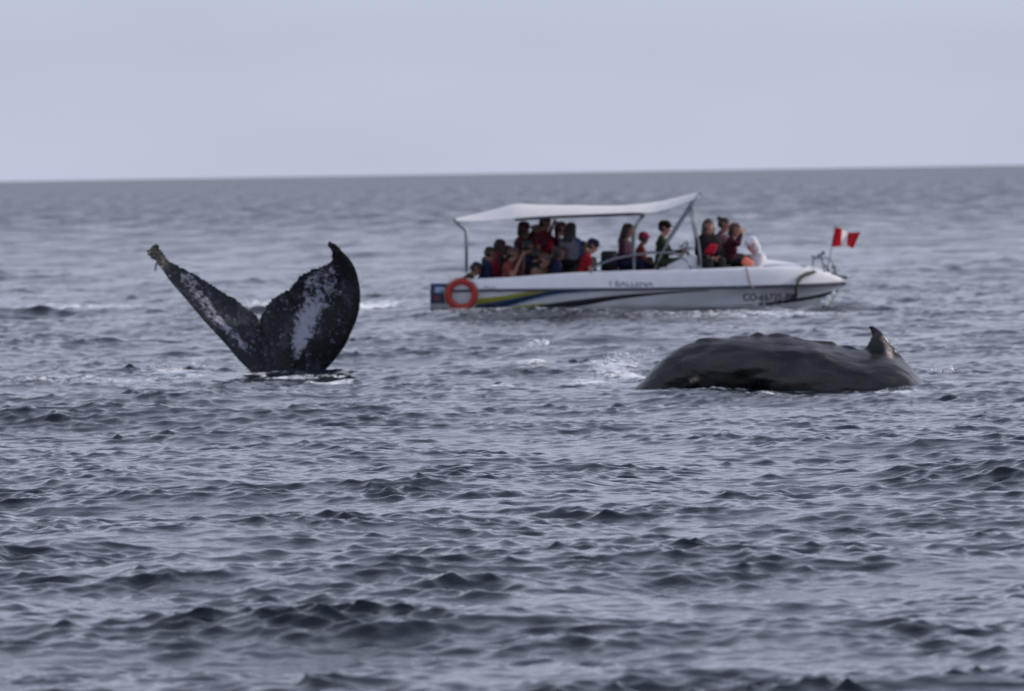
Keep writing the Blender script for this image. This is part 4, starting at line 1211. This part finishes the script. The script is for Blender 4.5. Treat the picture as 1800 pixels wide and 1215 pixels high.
# ------------------------------------------------------------------ broken water
def foam_at(px, py, w_px, d_m, amt, lift=0.0):
    """Froth on the sea round a photo position: half width in pixels, half depth in metres."""
    d = depth_at_sea(px, py); p = cam_point(px, py, d)
    FOAM_SPOTS.append((p.x, p.y, w_px / (FPX / d), d_m, amt, lift))
for a in ((1085, 655, 42, 1.8, .55, .03), (1112, 660, 24, 1.0, .7, .03), (1035, 664, 34, .8, .7, .02), (1000, 668, 80, .9, .55, 0), (965, 676, 40, .5, .55, 0), (935, 652, 30, 1.2, .75, .05), (890, 684, 20, .8, .45, 0),
          (1400, 695, 55, .35, .8, 0), (1250, 690, 60, .35, .55, .03), (1170, 683, 45, .6, .25, .07), (1660, 681, 28, .7, .85, .03), (1570, 690, 60, .4, .5, 0),
          (300, 662, 50, .9, .62, .02), (345, 663, 24, .7, .6, .02), (500, 664, 55, .35, .6, .01), (585, 670, 32, .45, .75, 0), (440, 660, 40, .5, .5, 0),
          (440, 541, 34, 4.0, .95, .06), (660, 538, 36, 3.0, .9, .04), (130, 545, 150, 3.0, .42, 0), (40, 548, 60, 3.0, .45, 0), (170, 668, 150, .8, .40, 0), (760, 678, 30, .7, .45, 0), (720, 683, 60, .6, .38, 0),
          (1330, 556, 190, 2.0, .34, .03), (830, 556, 120, 3.0, .28, .13), (1000, 554, 150, 2.2, .25, .09), (1200, 553, 150, 2.0, .22, .06)):
    foam_at(*a)
# the hull shoves up a little water along its side
def splash(label, px, py, spots, seed, near=0.2, up=0.03):
    """A short-lived clump of tossed water: lumpy froth body with droplets around it."""
    d = depth_at_sea(px, py) - near
    k = 1 / (FPX / d)
    rr = random.Random(seed)
    bm = bmesh.new()
    for (sx, sy, w, h) in spots:                       # offsets and half sizes in pixels
        for _ in range(int(16 + w * h * 0.12)):
            a = rr.uniform(0, 2 * math.pi); q = rr.random() ** .6
            x = sx + w * q * math.cos(a); z = -sy + h * q * math.sin(a) * (1 if math.sin(a) > 0 else .5)
            r = rr.uniform(.22, .55) * min(w, h) * (1.15 - q * .7)
            bmesh.ops.create_icosphere(bm, subdivisions=2, radius=max(r, 1.9) * k, matrix=Matrix.Translation((x * k, rr.uniform(-.25, .25), z * k)) @ Matrix.Diagonal((1.3, 1, .8, 1)))
    o = bm_obj('splash', bm, M_FROTH)
    remeshed(o, 0.014, 1)
    bm = bmesh.new(); bm.from_mesh(o.data)
    for (sx, sy, w, h) in spots:
        for _ in range(9):
            x = sx + rr.gauss(0, w * .85); z = -sy + abs(rr.gauss(0, h * .8)) + h * .2
            bmesh.ops.create_icosphere(bm, subdivisions=1, radius=rr.uniform(.35, 1.1) * k, matrix=Matrix.Translation((x * k, rr.uniform(-.3, .3), z * k)))
    for fc in bm.faces: fc.smooth = True
    bm.to_mesh(o.data); bm.free()
    p = cam_point(px, py, d)
    o.matrix_world = Matrix.Translation((0, 0, max(0.0, sea_level(p.x, p.y)) + up)) @ frame_at(px, py, d)
    tag(o, label, 'splash', kind='stuff')
    return o
M_FROTH = mat('froth', (0.80, 0.81, 0.83), 0.9, vary=0.08, scale=20, bump=0.02, bump_scale=30)
splash('white splash thrown up behind the arching whale', 945, 652, [(-3, -6, 20, 11), (14, -10, 8, 8), (-14, 0, 10, 6)], 1, up=0.20)
splash('thin froth beside the whale tail stock', 1095, 655, [(-10, -5, 6, 8), (0, -12, 13, 3.5), (22, -6, 22, 5), (-30, 4, 5, 4), (36, -10, 14, 4), (-26, -4, 4, 5), (50, -16, 8, 4)], 2, up=0.10)
splash('low froth ahead of the whale below its dorsal fin', 1658, 681, [(-14, -4, 9, 5), (4, -3, 18, 4), (14, -7, 5, 6)], 3, up=0.16)
splash('white fleck of foam left of the raised fluke', 288, 664, [(4, -4, 10, 6), (-10, -1, 7, 3)], 4, up=0.14)
splash('small spray beside the foam fleck near the fluke', 344, 664, [(-6, -6, 4, 8), (6, -2, 11, 3)], 5, up=0.14)
splash('foam lapping at the base of the fluke', 572, 668, [(22, -2, 14, 3), (-40, -3, 20, 2.5), (-110, -3, 5, 3)], 6)
splash('white water glimpsed through the fluke notch', 444, 543, [(0, -6, 16, 6), (12, -2, 12, 5)], 7)
splash('white wake streak right of the fluke', 660, 540, [(0, -3, 22, 3.5)], 8)
splash('white water curling from the boat stem', 1462, 549, [(-12, -4, 7, 6), (-4, -12, 5, 7), (4, -20, 3, 5)], 10)
build_sea()
